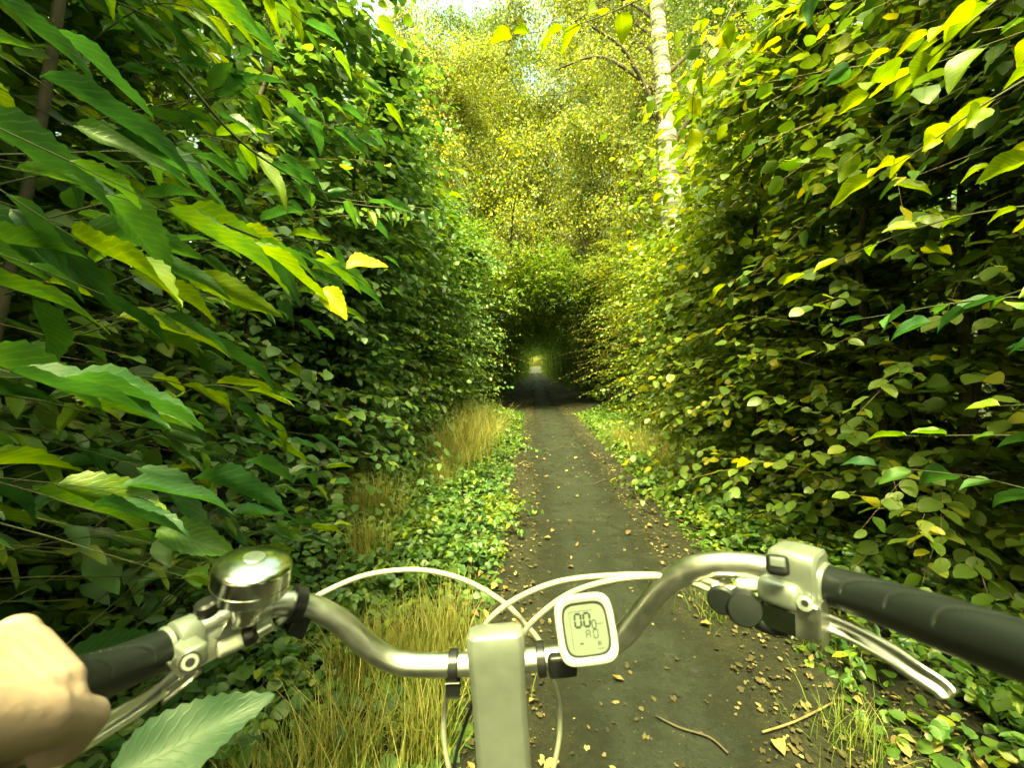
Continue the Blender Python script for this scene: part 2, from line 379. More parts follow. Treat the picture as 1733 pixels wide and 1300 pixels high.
def shoot_tubes(st, dr, ln, droop, r0):
    """three-sided twigs as one mesh"""
    n = len(st); K = 5; t = np.linspace(0, 1, K)
    pos = st[:, None] + dr[:, None] * ln[:, None, None] * t[None, :, None]; pos[..., 2] -= droop[:, None] * ln[:, None] * t[None] ** 2
    a = nrm(np.cross(dr, np.tile([.3, .2, 1.0], (n, 1)))); b = np.cross(dr, a)
    V = np.zeros((n, K, 3, 3))
    for j in range(3):
        an = j * 2.0944
        V[:, :, j] = pos + (a * math.cos(an) + b * math.sin(an))[:, None] * (r0 * (1 - .8 * t))[None, :, None]
    F = []
    for i in range(K - 1):
        for j in range(3):
            F.append((i * 3 + j, i * 3 + (j + 1) % 3, (i + 1) * 3 + (j + 1) % 3, (i + 1) * 3 + j))
    F = np.array(F)[None] + (np.arange(n) * K * 3)[:, None, None]
    return V.reshape(-1, 3), F.reshape(-1, 4)

LEAF_BIG = [big_leaf_mesh('leaf', M_bigL, w_, s_, 10, c_, .5, i) for i, (w_, s_, c_) in enumerate([(.30, .02, .25), (.42, .03, .3), (.26, .015, .4), (.36, .025, .15)])]
LEAF_OV = [big_leaf_mesh('leaf', M_bigY, w_, .015, 6, c_, .4, i + 9) for i, (w_, c_) in enumerate([(.6, .15), (.7, .25), (.52, .2)])]
LEAF_MIDB = [big_leaf_mesh('leaf', M_bigL, w_, .015, 5, c_, .4, i + 20) for i, (w_, c_) in enumerate([(.6, .15), (.68, .25), (.5, .2)])]
LEAF_FALL = [big_leaf_mesh('fallen_leaf', M_litterO, w_, .03, 6, c_, .45, i + 30) for i, (w_, c_) in enumerate([(.6, -.25), (.75, .1), (.5, -.4)])]
LEAF_YY = big_leaf_mesh('leaf', M_bigYY, .6, .03, 8, .2, .4, 44)

def leaf_matrix(p, d, up, s, w=1.0):
    d = Vector(d).normalized(); up = Vector(up); sd_ = up.cross(d)
    if sd_.length < 1e-4: sd_ = d.orthogonal()
    sd_.normalize(); n = d.cross(sd_)
    return Matrix(((d.x * s, sd_.x * s * w, n.x * s, p[0]), (d.y * s, sd_.y * s * w, n.y * s, p[1]), (d.z * s, sd_.z * s * w, n.z * s, p[2]), (0, 0, 0, 1)))

# ------------------------------------------------------------------ shrubs
def stem_curve(rg, base, top, wob=.15, n=6):
    base, top = Vector(base), Vector(top); pts = []
    for i in range(n + 1):
        t = i / n; p = base.lerp(top, t); k = math.sin(math.pi * t)
        # rise first, then spread
        p.z = base.z + (top.z - base.z) * (1 - (1 - t) ** 1.5) if top.z > base.z else p.z
        p += Vector(rg.normal(0, wob * .35, 3)) * k; pts.append(p)
    return pts
def make_shrub(seed, name, label, cat, group, H=4.6, Rr=1.15, nshoot=650, K=20, leaf=.075, wr=.62, mat=None, tpl=None, bark=None, nstem=6, nleafobj=0, leafset=None, tone=(.5, .22), low=.1, hang=.3, yellow=.05):
    rg = np.random.default_rng(seed)
    root = empty(name); tag(root, label, cat, group)
    curves = []
    for i in range(nstem):
        a = 2 * math.pi * i / nstem + rg.uniform(-.4, .4); r = Rr * rg.uniform(.15, .6)
        c = stem_curve(rg, (.14 * math.cos(a), .14 * math.sin(a), -.08), (r * math.cos(a), r * math.sin(a), H * rg.uniform(.72, .98)), .3)
        cc = catmull(c, 3); rad = [.026 * (1 - .75 * j / (len(cc) - 1)) * rg.uniform(.9, 1.1) for j in range(len(cc))]
        curves.append(cc); kid(link('stem', mesh('stem', *tube(cc, rad, 6, False), bark or M_bark), root), root)
    ci = rg.integers(0, nstem, nshoot); tt = low + (1 - low) * rg.beta(.85, .95, nshoot)
    st = np.array([curves[c][min(len(curves[c]) - 1, int(t * (len(curves[c]) - 1)))] for c, t in zip(ci, tt)]) + rg.normal(0, .04, (nshoot, 3))
    aa = rg.uniform(0, 50)
    gap = np.array([noise.noise(Vector((p_[0] * .9 + aa, p_[1] * .9, p_[2] * 1.25))) for p_ in (st + nrm(st * [1, 1, 0]) * .7)])
    out = st.copy(); out[:, 2] = 0; out = nrm(out + rg.normal(0, .25, out.shape) * [1, 1, 0])
    hfac = st[:, 2] / H
    dr = out + rg.normal(0, .5, out.shape); dr[:, 2] = rg.uniform(-.1, .75, nshoot) + .5 * (hfac > .8)
    dr = nrm(dr)
    rmax = Rr * np.clip(1.15 - np.abs(hfac - .45) ** 2 * .9, .5, 1.2)
    ln = np.clip(rmax - np.linalg.norm(st[:, :2], axis=1), .3, 1.35) * rg.uniform(.55, 1.2, nshoot)
    spray = np.where(rg.random(nshoot) < .1, 1.3, 1.0)
    ln = spray * np.minimum(ln * np.clip(1.0 + 1.5 * gap, .4, 1.5), Rr * 1.12 - .5 * np.linalg.norm(st[:, :2], axis=1))
    dp = rg.uniform(.1, .45, nshoot)
    tv, tf = shoot_tubes(st, dr, ln, dp, .0035)
    tag(kid(link('twig_mass', mesh('twig_mass', tv, tf, M_twig if bark is None else bark), root), root), kind='stuff')
    pos, d, up, sz = shoot_leaves(rg, st, dr, ln, dp, K, leaf, hang)
    tn = np.clip(rg.normal(tone[0], tone[1], len(pos)) + .12 * np.repeat(rg.normal(0, 1, nshoot), K), 0, .93)
    tn[rg.random(len(pos)) < yellow] = 1
    pos[:, 2] = np.maximum(pos[:, 2], .03)
    if nleafobj:
        rad = np.linalg.norm(pos[:, :2], axis=1) / Rr + .15 * pos[:, 2] / H * 0
        ok = np.where((rad > .75) & (pos[:, 2] > .5) & (pos[:, 2] < H * .85))[0]
        pick = rg.choice(ok, min(nleafobj, len(ok)), replace=False)
        for j in pick:
            o = link('leaf', leafset[rg.integers(len(leafset))], root, True)
            o.matrix_local = leaf_matrix(pos[j], d[j], up[j], sz[j] * 1.25); kid(o, root)
        keep = np.ones(len(pos), bool); keep[pick] = False
        pos, d, up, sz, tn = pos[keep], d[keep], up[keep], sz[keep], tn[keep]
    me = bake_leaves('foliage', tpl or T_S, pos, d, up, sz, rg.uniform(wr * .85, wr * 1.15, len(pos)) * 1.0, tn, mat or M_mid)
    tag(kid(link('foliage', me, root), root), kind='stuff')
    return root

class Placer:
    def __init__(s, root): s.root = root; s.used = False
    def __call__(s, x, y, rz=0, k=1.0, label=None, dz=0):
        z = gh(x, y) + dz
        if not s.used:
            s.used = True; s.root.location = (x, y, z); s.root.rotation_euler = (0, 0, rz)
            s.root.scale = (k,) * 3 if isinstance(k, (int, float)) else k
            if label: s.root['label'] = label
            return s.root
        return copy_tree(s.root, (x, y, z), rz, k, label)

GL, GR = 'leafy shrubs of the left hedge', 'leafy shrubs of the right hedge'
LS = [Placer(make_shrub(11 + i, 'hedge_shrub', '', 'shrub', GL, H=4.9, Rr=1.35, nshoot=900, K=17, low=.0, leaf=[.132, .108, .15][i], wr=[.6, .8, .55][i], mat=[M_mid, M_cool, M_cool][i], tpl=[T_S, T_R, T_S][i], nleafobj=90, leafset=LEAF_MIDB, yellow=.03)) for i in range(3)]
RS = [Placer(make_shrub(31 + i, 'hedge_shrub', '', 'shrub', GR, H=4.3, Rr=1.35, nshoot=920, K=17, low=.0, leaf=[.115, .10, .128][i], wr=[.72, .82, .62][i], mat=[M_yel, M_yel, M_mid][i], tpl=[T_R, T_R, T_S][i], nleafobj=90, leafset=[LEAF_OV, LEAF_OV, LEAF_MIDB][i], yellow=.06, tone=(.45, .2))) for i in range(3)]
RS.append(Placer(make_shrub(41, 'hedge_shrub', '', 'shrub', GR, H=4.6, Rr=1.35, nshoot=700, K=17, low=.42, leaf=.12, wr=.7, mat=M_mid, tpl=T_S, nleafobj=120, leafset=LEAF_MIDB, tone=(.4, .2), yellow=.03)))
rnd = random.Random(5)
ORD = ['first', 'second', 'third', 'fourth', 'fifth', 'sixth', 'seventh', 'eighth', 'ninth', 'tenth', 'eleventh', 'twelfth', 'thirteenth', 'fourteenth', 'fifteenth', 'sixteenth', 'seventeenth', 'eighteenth', 'nineteenth', 'twentieth']
# x, y, variant, scale
left = [(-2.5, .3, 2, 1.0), (-2.45, 1.7, 0, 1.05), (-2.35, 3.1, 1, 1.02), (-2.2, 4.4, 2, .98), (-2.05, 5.7, 1, .95), (-1.95, 7.1, 0, .95), (-1.9, 8.6, 1, .95), (-1.85, 10.1, 2, .95), (-1.8, 11.7, 0, 1.0)]
lt = ['tall shrub with pointed mid green leaves', 'tall shrub with small round cool green leaves', 'tall shrub with narrow blue green leaves']
for i, (x, y, v, k) in enumerate(left):
    LS[v](x + (.18, -.14, .05)[i % 3], y, rnd.uniform(0, 6.28), (k, k, k * (1.08, .9, 1.0, .93)[i % 4]), f'{lt[v]}, {ORD[i]} in the left hedge')
right = [(2.85, .1, 3, 1.05), (2.8, 1.45, 3, 1.05), (2.8, 2.8, 0, 1.08), (2.85, 4.1, 1, 1.03), (2.85, 5.3, 0, .88), (2.95, 6.6, 1, .82), (3.35, 8.0, 0, .84), (3.55, 9.5, 2, .9), (3.7, 11.0, 1, 1.0)]
rt = ['bushy shrub with yellow green oval leaves', 'bushy shrub with small round yellow green leaves', 'bushy shrub with darker pointed leaves', 'leggy shrub with bare dark stems below its leaves']
for i, (x, y, v, k) in enumerate(right):
    RS[v](x + (-.16, .18, -.05)[i % 3], y, rnd.uniform(0, 6.28), (k, k, k * (1.0, 1.1, .95, 1.05)[i % 4]), f'{rt[v]}, {ORD[i]} in the right hedge')

for i, (x, y, v) in enumerate([(-2.5, -1.2, 0), (-2.4, -2.8, 2), (-2.4, -4.4, 1)]):  # hedge carried on unseen behind the rider, added to cut sun on near things
    LS[v](x, y, rnd.uniform(0, 6.28), 1.0, f'{lt[v]} added left behind the rider, {ORD[i]} back')
for i, (x, y, v) in enumerate([(2.8, -1.3, 3), (2.8, -2.9, 0), (2.7, -4.5, 1)]):  # right hedge likewise, out of view and added to shade the foreground
    RS[v](x, y, rnd.uniform(0, 6.28), 1.0, f'{rt[v]} added right behind the rider, {ORD[i]} back')
# second rows that close the hedges behind (and the one just behind the rider)
def make_back(seed, mat, H=6.0, Rr=1.9):
    return make_shrub(seed, 'hedge_tree', '', 'small tree', 'bushy small trees behind the hedges', H=H, Rr=Rr, nshoot=1300, K=16, leaf=.17, wr=.7, mat=mat, tpl=T_Q, nstem=5, tone=(.4, .2), low=.0, bark=M_barkg)
BK = [Placer(make_back(51, M_mid)), Placer(make_back(52, M_yel))]
back = [(-4.4, -1.2, 0), (-4.6, 1.2, 0), (-4.5, 3.6, 0), (-4.3, 6.2, 0), (-4.1, 8.8, 0), (-3.8, 11.4, 0), (-3.6, 14, 0), (4.9, -1.2, 0), (5.0, 1.2, 0), (5.1, 3.6, 1), (5.2, 6.2, 0), (5.2, 8.8, 1), (5.2, 11.4, 0), (5.3, 14, 0)]
back3 = [(-7.6, -2, 0), (-7.8, 1.6, 0), (-7.6, 5.2, 0), (-7.4, 9, 1), (-7, 13, 0), (-6.5, 18, 0), (8.4, -2, 0), (8.6, 1.8, 0), (8.8, 5.6, 1), (9, 9.6, 0), (9.2, 13.6, 0), (8.8, 19, 0)]
for i, (x, y, v) in enumerate(back):
    s = 'left' if x < 0 else 'right'; j = i if x < 0 else i - 7
    k = .85 if x < 0 else .68
    BK[v](x, y, rnd.uniform(0, 6.28), (k, k, k), f'bushy small tree standing behind the {s} hedge, {ORD[j]} of its row')
for i, (x, y, v) in enumerate(back3):
    s = 'left' if x < 0 else 'right'
    BK[v](x, y, rnd.uniform(0, 6.28), (1.1, 1.1, .85), f'bushy small tree in the far row beyond the {s} hedge, {ORD[i % 6]} of that row')

# ------------------------------------------------------------------ tunnel trees
def make_tunnel_tree(seed, lean, H=5.2, nshoot=620):
    rg = np.random.default_rng(seed)
    root = empty('tunnel_tree'); tag(root, '', 'tree', 'trees arching over the path')
    pts = [Vector((0, 0, -.1)), Vector((.05, .05, 1.2)), Vector((.2 + lean * .1, 0, 2.5)), Vector((.5 + lean * .3, .1, 3.7)), Vector((1.0 + lean * .6, 0, H))]
    cc = catmull(pts, 4); rad = [.10 * (1 - .75 * j / (len(cc) - 1)) + .012 for j in range(len(cc))]
    kid(link('trunk', mesh('trunk', *tube(cc, rad, 8, False), M_bark), root), root)
    limbs = []
    for i in range(9):
        s = cc[int(len(cc) * rg.uniform(.28, .85))]; a = rg.uniform(-1.9, 1.9) if i % 3 else rg.uniform(1.8, 4.4)
        L_ = rg.uniform(1.0, 1.9); e = s + Vector((math.cos(a) * L_, math.sin(a) * L_, rg.uniform(.35, 1.3)))
        m = s.lerp(e, .5) + Vector((0, 0, .25)); lc = catmull([s, m, e], 4); limbs.append(lc)
        kid(link('branch', mesh('branch', *tube(lc, [.035 * (1 - .7 * j / (len(lc) - 1)) for j in range(len(lc))], 5, False), M_bark), root), root)
    # roof of leaves over the path, then the leafy side wall
    nr_ = 780; ang = rg.uniform(-.35, 1.75, nr_); rr_ = rg.uniform(0, 1, nr_) ** .7
    st = np.stack([2.0 - 2.35 * np.cos(ang) * (1 + .3 * rr_), rg.normal(0, 1.0, nr_), 1.6 + 1.35 * np.sin(ang) * (1 + .95 * rr_)], 1) + rg.normal(0, .12, (nr_, 3))
    st[:, 2] = np.maximum(st[:, 2], .3)
    dr = rg.normal(0, 1, (nr_, 3)); dr[:, 2] = dr[:, 2] * .45 + .1; dr = nrm(dr)
    pos, d, up, sz = shoot_leaves(rg, st, dr, rg.uniform(.3, .85, nr_), rg.uniform(.1, .6, nr_), 14, .12, .3)
    ns = 420
    st2 = np.stack([rg.normal(-.3, .35, ns), rg.normal(0, .9, ns), rg.uniform(.05, 2.8, ns)], 1); dr2 = rg.normal(0, 1, (ns, 3)); dr2[:, 2] = abs(dr2[:, 2]) * .7; dr2 = nrm(dr2)
    p2 = shoot_leaves(rg, st2, dr2, rg.uniform(.3, .6, ns), rg.uniform(.1, .4, ns), 13, .11, .3)
    pos, d, up, sz = (np.concatenate([a_, b_]) for a_, b_ in zip((pos, d, up, sz), p2))
    pos[:, 2] = np.maximum(pos[:, 2], .04)
    tn = np.clip(rg.normal(.45, .22, len(pos)), 0, 1)
    tag(kid(link('crown', bake_leaves('crown', T_Q, pos, d, up, sz, np.full(len(pos), .75), tn, M_tunnel), root), root), kind='stuff')
    return root
TT = [Placer(make_tunnel_tree(71 + i, l)) for i, l in enumerate((0, .6, .2))]
n = 0
ty = [13.6, 15.6, 17.6, 19.8, 22.2, 24.8, 27.6, 30.6, 33.8, 37.2, 41, 45, 49, 53, 57, 61]
for i, y in enumerate(ty):
    for s in (-1, 1):
        off = (2.35 - .034 * (y - 13)) if s < 0 else (2.3 - .032 * (y - 13))
        off = max(off, 1.35)
        x = xc(y) + s * (off + rnd.uniform(-.15, .15))
        yj = y + rnd.uniform(-.5, .5) + (.9 if s > 0 else 0)
        side = 'left' if s < 0 else 'right'
        TT[rnd.randrange(3)](x, yj, (0 if s < 0 else math.pi) + rnd.uniform(-.3, .3), rnd.uniform(.88, 1.0) * (1.2 if i < 3 else 1.08 if i < 5 else 1), f'slim dark tree arching over the path, {ORD[i]} on the {side} side of the tunnel')

# ------------------------------------------------------------------ birch and the woodland behind
def make_canopy_tree(seed, name, cat, group, H, r0, bark, mat, leaf, nlimb, nshoot, K, lean=(0, 0), crown0=.3, spread=2.6, droopy=.8, tpl=T_Q, tone=(.5, .25), label=''):
    rg = np.random.default_rng(seed)
    root = empty(name); tag(root, label, cat, group)
    pts = [Vector((lean[0] * t * t + .12 * math.sin(3 * t + seed), lean[1] * t * t, -.1 + H * t)) for t in np.linspace(0, 1, 8)]
    cc = catmull(pts, 5); m = len(cc)
    rad = [r0 * (1 - .82 * (j / (m - 1)) ** 1.1) + .01 for j in range(m)]
    kid(link('trunk', mesh('trunk', *tube(cc, rad, 14, False), bark), root), root)
    limbs = []
    for i in range(nlimb):
        t = crown0 + (1 - crown0) * (i + rg.random()) / nlimb * .97; s = cc[int(t * (m - 1))]; a = rg.uniform(0, 6.28)
        L_ = spread * (1.15 - .75 * t) * rg.uniform(.7, 1.2); e = s + Vector((math.cos(a) * L_, math.sin(a) * L_, L_ * rg.uniform(.2, .9)))
        mid = s.lerp(e, .55) + Vector((0, 0, .22 * L_)); lc = catmull([s, mid, e], 5); limbs.append(lc)
        kid(link('branch', mesh('branch', *tube(lc, [r0 * .3 * (1.1 - t) * (1 - .8 * j / (len(lc) - 1)) + .006 for j in range(len(lc))], 6, False), M_bark), root), root)
    st = np.array([limbs[c][rg.integers(2, len(limbs[c]))] for c in rg.integers(0, nlimb, nshoot)]) + rg.normal(0, .16, (nshoot, 3))
    dr = rg.normal(0, 1, (nshoot, 3)); dr[:, 2] = dr[:, 2] * .4; dr = nrm(dr)
    ln = rg.uniform(.45, 1.3, nshoot); dp = rg.uniform(.3, 1.2, nshoot) * droopy
    tv, tf = shoot_tubes(st, dr, ln, dp, .004)
    tag(kid(link('twig_mass', mesh('twig_mass', tv, tf, M_bark), root), root), kind='stuff')
    pos, d, up, sz = shoot_leaves(rg, st, dr, ln, dp, K, leaf, .7, flat=.5)
    pos += rg.normal(0, .05, pos.shape)
    tn = np.clip(rg.normal(tone[0], tone[1], len(pos)) + .14 * np.repeat(rg.normal(0, 1, nshoot), K), 0, 1)
    tag(kid(link('crown', bake_leaves('crown', tpl, pos, d, up, sz, np.full(len(pos), .85), tn, mat), root), root), kind='stuff')
    return root
b = make_canopy_tree(91, 'birch_tree', 'birch tree', 'white barked trees', 11, .235, M_birchbark, M_birch, .055, 16, 900, 16, lean=(-.9, 0), crown0=.42, spread=2.6,
                     label='white barked birch trunk with dark marks rising from the right hedge')
b.location = (3.0, 7.6, gh(3.0, 7.6)); b.rotation_euler.z = 0
CT = [Placer(make_canopy_tree(101, 'woodland_tree', 'tree', 'fine leaved trees above the tunnel', 10.5, .13, M_bark, M_birch, .085, 24, 3300, 18, lean=(.8, 0), crown0=.2, spread=3.3)),
      Placer(make_canopy_tree(102, 'woodland_tree', 'tree', 'fine leaved trees above the tunnel', 9.5, .12, M_barkg, M_birch, .085, 24, 3300, 18, lean=(-.6, .3), crown0=.25, spread=3.0, tone=(.45, .25))),
      Placer(make_canopy_tree(103, 'woodland_tree', 'tree', 'fine leaved trees above the tunnel', 11.5, .16, M_bark, M_yel, .09, 22, 2300, 18, lean=(.2, .3), crown0=.15, spread=3.4, tone=(.3, .2), droopy=.5))]
wood = [(-1.9, 15.5, 0, 1.15, 'yellow green tree with drooping twigs left of the tunnel entrance'),
        (4.3, 14.6, 1, 1.2, 'fine leaved tree with dark forked trunk right of the tunnel entrance'),
        (5.6, 11.5, 2, 1.15, 'darker leafy tree standing just right of the white birch'),
        (-1.4, 20, 1, 1.75, 'tall drooping olive tree behind the left of the tunnel entrance'),
        (4.2, 19.5, 0, 1.8, 'tall pale yellow tree behind the right shoulder of the tunnel'),
        (-5.2, 22, 0, 1.7, 'tall yellow tree seen against the bright sky on the left'),
        (-5.2, 10.5, 2, 1.0, 'leafy green tree behind the middle of the left hedge'),
        (7.6, 6.6, 2, 1.0, 'tall green tree rising behind the near right hedge'),
        (-6.2, 4.0, 2, .95, 'tall green tree rising behind the near left hedge'),
        (-1.2, 29, 2, 2.1, 'great green tree deep behind the bright gap at upper left'),
        (5.2, 28, 1, 2.2, 'great olive tree deepest in the middle of the gap'),
        (-3.4, 17, 1, 1.35, 'yellow green tree whose crown fills the upper left of the gap'),
        (-2.4, -5.2, 1, 1.05, 'fine leaved tree added left of the path behind the rider to block sun'),  # this and the next two: unseen, added to block sun from the bike
        (2.6, -5.8, 0, 1.05, 'fine leaved tree added right of the path behind the rider to block sun'),
        (.2 - 1.6, -8.5, 2, 1.2, 'green tree added farther back along the path behind the rider to block sun'),
        (7.8, 15, 1, 1.3, 'olive tree far right behind the birch'),
        (9.0, 24, 2, 1.6, 'tall dark green tree farthest to the right behind the birch')]
for x, y, v, k, lb in wood: CT[v](x, y, rnd.uniform(0, 6.28), k, lb)
# yellow shrubs that shoulder the tunnel entrance
YS = Placer(make_shrub(61, 'entrance_shrub', '', 'shrub', 'yellow green shrubs round the tunnel entrance', H=5.0, Rr=1.7, nshoot=820, K=18, leaf=.085, wr=.8, mat=M_birch, tpl=T_L8, tone=(.45, .25), low=.25))
for x, y, k, lb in [(-1.7, 13.4, 1.08, 'yellow green shrub leaning over the left of the tunnel entrance'),
                    (3.9, 12.9, 1.08, 'yellow green shrub leaning over the right of the tunnel entrance'),
                    (-2.2, 16.5, 1.05, 'yellow green shrub behind the left shoulder of the entrance'),
                    (3.9, 15.6, 1.05, 'yellow green shrub behind the right shoulder of the entrance'),
                    (3.9, 10.0, .85, 'yellow green shrub at the foot of the white birch')]:
    YS(x, y, rnd.uniform(0, 6.28), k, lb)
# sunlit bushes in the clearing beyond the tunnel
for x, y, k, lb in [(3.2, 86, 1.0, 'sunlit yellow bush in the clearing left beyond the tunnel'), (6.3, 90, 1.1, 'sunlit yellow bush in the clearing right beyond the tunnel')]:
    YS(x, y, rnd.uniform(0, 6.28), (k * 1.1, k * 1.1, k * .55), lb)

# ------------------------------------------------------------------ near branches with large leaves
def near_branch(root, pts, r0, n, size, leafset, rg, fwd=(0, 0, 0), hang=.2, up=(0, 0, 1), wmul=1.0, jit=.3, flt=None, side=.8):
    cc = catmull(pts, 6); m = len(cc)
    link('branch', mesh('branch', *tube(cc, [r0 * (1 - .8 * j / (m - 1)) for j in range(m)], 6, False), M_shoot), root)
    for k in range(n):
        t = .12 + .88 * (k + .6) / n; j = min(m - 2, int(t * (m - 1))); p = cc[j].lerp(cc[j + 1], t * (m - 1) - j if t < 1 else 1)
        tan = (cc[j + 1] - cc[j]).normalized(); sd_ = Vector((0, 0, 1)).cross(tan)
        sd_ = sd_.normalized() if sd_.length > .05 else Vector((1, 0, 0))
        d = tan * .6 + sd_ * (side if k % 2 else -side) + Vector(fwd) + Vector(rg.normal(0, jit, 3)); d.z -= hang
        if k == n - 1: d = tan + Vector(fwd) * .5
        s = size * rg.uniform(.55, 1.25)
        u = Vector(up) + Vector(rg.normal(0, .35, 3))
        d.normalize(); p2 = p + d * .012
        if flt and not flt(p2, p2 + d * s): continue
        o = link('leaf', leafset[rg.integers(len(leafset))], root)
        o.matrix_parent_inverse = Matrix.Translation(root.location).inverted()
        o.matrix_basis = leaf_matrix(p2, d, u, s, wmul)
def clear(p, q):
    """keeps leaves off the handlebar, the hand and the lens"""
    for r in (p, q, (p + q) / 2):
        x, y, z = proj(r)
        if z < .33 or r.length < .2: return False
        if z < .6 and x < 90 and y < 420: return False
        if z < .75 and y > 880 and x < 620: return False
        if z < .8 and x > 640 and x < 1250: return False
    return True
rg = np.random.default_rng(3)
def left_shrub(bx, by, lbl, nb, h0, h1, smin, smax, y0, y1, xmax, seed):
    rg = np.random.default_rng(seed)
    nl = empty('overhanging_shrub', (bx, by, gh(bx, by)))
    tag(nl, lbl, 'shrub', 'large leaved shrubs beside the rider')
    base = Vector((bx, by, 0))
    for i in range(5):
        a = i * 1.25; link('stem', mesh('stem', *tube(catmull([base + Vector((.05 * math.cos(a), .05 * math.sin(a), -.1)), base + Vector((.12 * math.cos(a), .1 * math.sin(a), 1)), base + Vector((.25 * math.cos(a), .3 * math.sin(a), 2.1)), base + Vector((.3 * math.cos(a) + .1, .35 * math.sin(a), 3.0))], 5), .014, 6, False), M_bark), nl)
    for i in range(nb):
        h = h0 + (h1 - h0) * (i + .5) / nb + rg.uniform(-.08, .08)
        s = base + Vector((rg.uniform(.1, .35), rg.uniform(-.2, .35), h))
        e = Vector((xmax + rg.uniform(-.42, 0) - .16 * max(0, 1.5 - h), rg.uniform(y0, y1), h + rg.uniform(-.2, .3)))
        near_branch(nl, [s, s.lerp(e, .5) + Vector((0, 0, .12)), e], .0026, 8, rg.uniform(smin, smax), LEAF_BIG, rg, fwd=(.3, .8, 0), hang=rg.uniform(.1, .6), jit=.42, flt=clear)
    return nl
nl = left_shrub(-1.35, .2, 'shrub with very large pointed toothed leaves at the left edge, nearest the hand', 36, .45, 2.1, .13, .2, .55, 1.05, -.42, 5)
nl2 = left_shrub(-1.45, 1.0, 'shrub with large pointed leaves hanging over the bell side of the path', 36, .4, 2.9, .10, .15, 1.2, 2.1, -.50, 6)
# leafy twigs hanging in from above the left hedge and the yellow leaf
def twig(root, px, r0, n, size, ls, **kw): near_branch(root, [P(*p) for p in px], r0, n, size, ls, rg, **kw)
twig(nl, [(300, 120, .95), (420, 250, 1.1), (560, 330, 1.25), (660, 345, 1.35)], .004, 8, .10, LEAF_BIG, fwd=(.2, .3, 0))
twig(nl, [(560, 340, 1.5), (640, 350, 1.5), (700, 350, 1.5), (760, 360, 1.5)], .002, 12, .06, [LEAF_BIG[1]], hang=1.2, jit=.12, side=.5)
twig(nl, [(380, 380, .8), (480, 420, .95), (560, 450, 1.0)], .003, 5, .13, LEAF_BIG, fwd=(.4, .4, 0))
for px, py, z, d in [(585, 455, .95, (.35, .1, .1)), (540, 490, .95, (.4, -.1, -.35))]:
    o = link('leaf', LEAF_YY, nl); o.matrix_basis = leaf_matrix(P(px, py, z), d, (.1, -.6, .6), .09); o['label'] = 'bright yellow leaf among green ones'
LEAF_PALE = big_leaf_mesh('leaf', leafmat('leaf_pale_green', [(0, (.022, .062, .034)), (1, (.04, .092, .048))], trans=.2, veins=True, source='obj', rough=.55), .36, .02, 12, .15, .3, 77)
o = link('leaf', LEAF_PALE, nl); o.matrix_basis = leaf_matrix(P(180, 1330, .44), P(440, 1180, .49) - P(180, 1330, .44), (.25, -.6, .75), .155, 1.25); o['label'] = 'big green leaf just below the hand'

# right side
nr = empty('overhanging_shrub', (1.75, .5, 0)); nr.location.z = gh(1.75, .5)
tag(nr, 'shrub with large yellow green leaves reaching in from the right, nearest the handlebar', 'shrub', 'large leaved shrubs beside the rider')
baseR = Vector((1.75, .5, 0))
for i in range(5):
    a = i * 1.25; link('stem', mesh('stem', *tube(catmull([baseR + Vector((.05 * math.cos(a), .05 * math.sin(a), -.1)), baseR + Vector((.12 * math.cos(a), .1 * math.sin(a), 1)), baseR + Vector((.2 * math.cos(a), .3 * math.sin(a), 2.1)), baseR + Vector((.2 * math.cos(a), .35 * math.sin(a), 3.0))], 5), .013, 6, False), M_twig), nr)
for i in range(26):
    h = .9 + 2.0 * (i + .5) / 26 + rg.uniform(-.08, .08)
    s = baseR + Vector((rg.uniform(-.2, .15), rg.uniform(-.2, .6), h)); L_ = rg.uniform(.45, .85)
    e = s + Vector((-L_ * rg.uniform(.3, .8), L_ * .8, rg.uniform(-.1, .3)))
    near_branch(nr, [s, s.lerp(e, .5) + Vector((0, 0, .08)), e], .004, 7, rg.uniform(.07, .11), LEAF_OV if h > 1.6 else LEAF_MIDB, rg, fwd=(-.1, .6, 0), hang=.25, flt=clear)
twig(nr, [(1760, -60, .8), (1650, 30, .85), (1560, 110, .9), (1470, 160, .95)], .003, 7, .085, LEAF_OV, fwd=(-.2, .2, 0), hang=.1)
twig(nr, [(1760, 120, .8), (1660, 180, .85), (1560, 250, .9), (1480, 300, .95)], .003, 7, .085, LEAF_OV, fwd=(-.2, .2, 0), hang=.1)
tl = empty('leafy_twig', P(1300, -120, 1.5)); tag(tl, 'twig of pale green round leaves hanging across the top of the gap', 'twig')
twig(tl, [(1300, -120, 1.5), (1120, -20, 1.6), (980, 40, 1.7), (860, 60, 1.8)], .004, 11, .11, LEAF_OV, hang=.1)
twig(tl, [(1300, -120, 1.5), (1240, 10, 1.5), (1180, 130, 1.55), (1170, 220, 1.6)], .004, 9, .09, LEAF_OV, hang=.2)

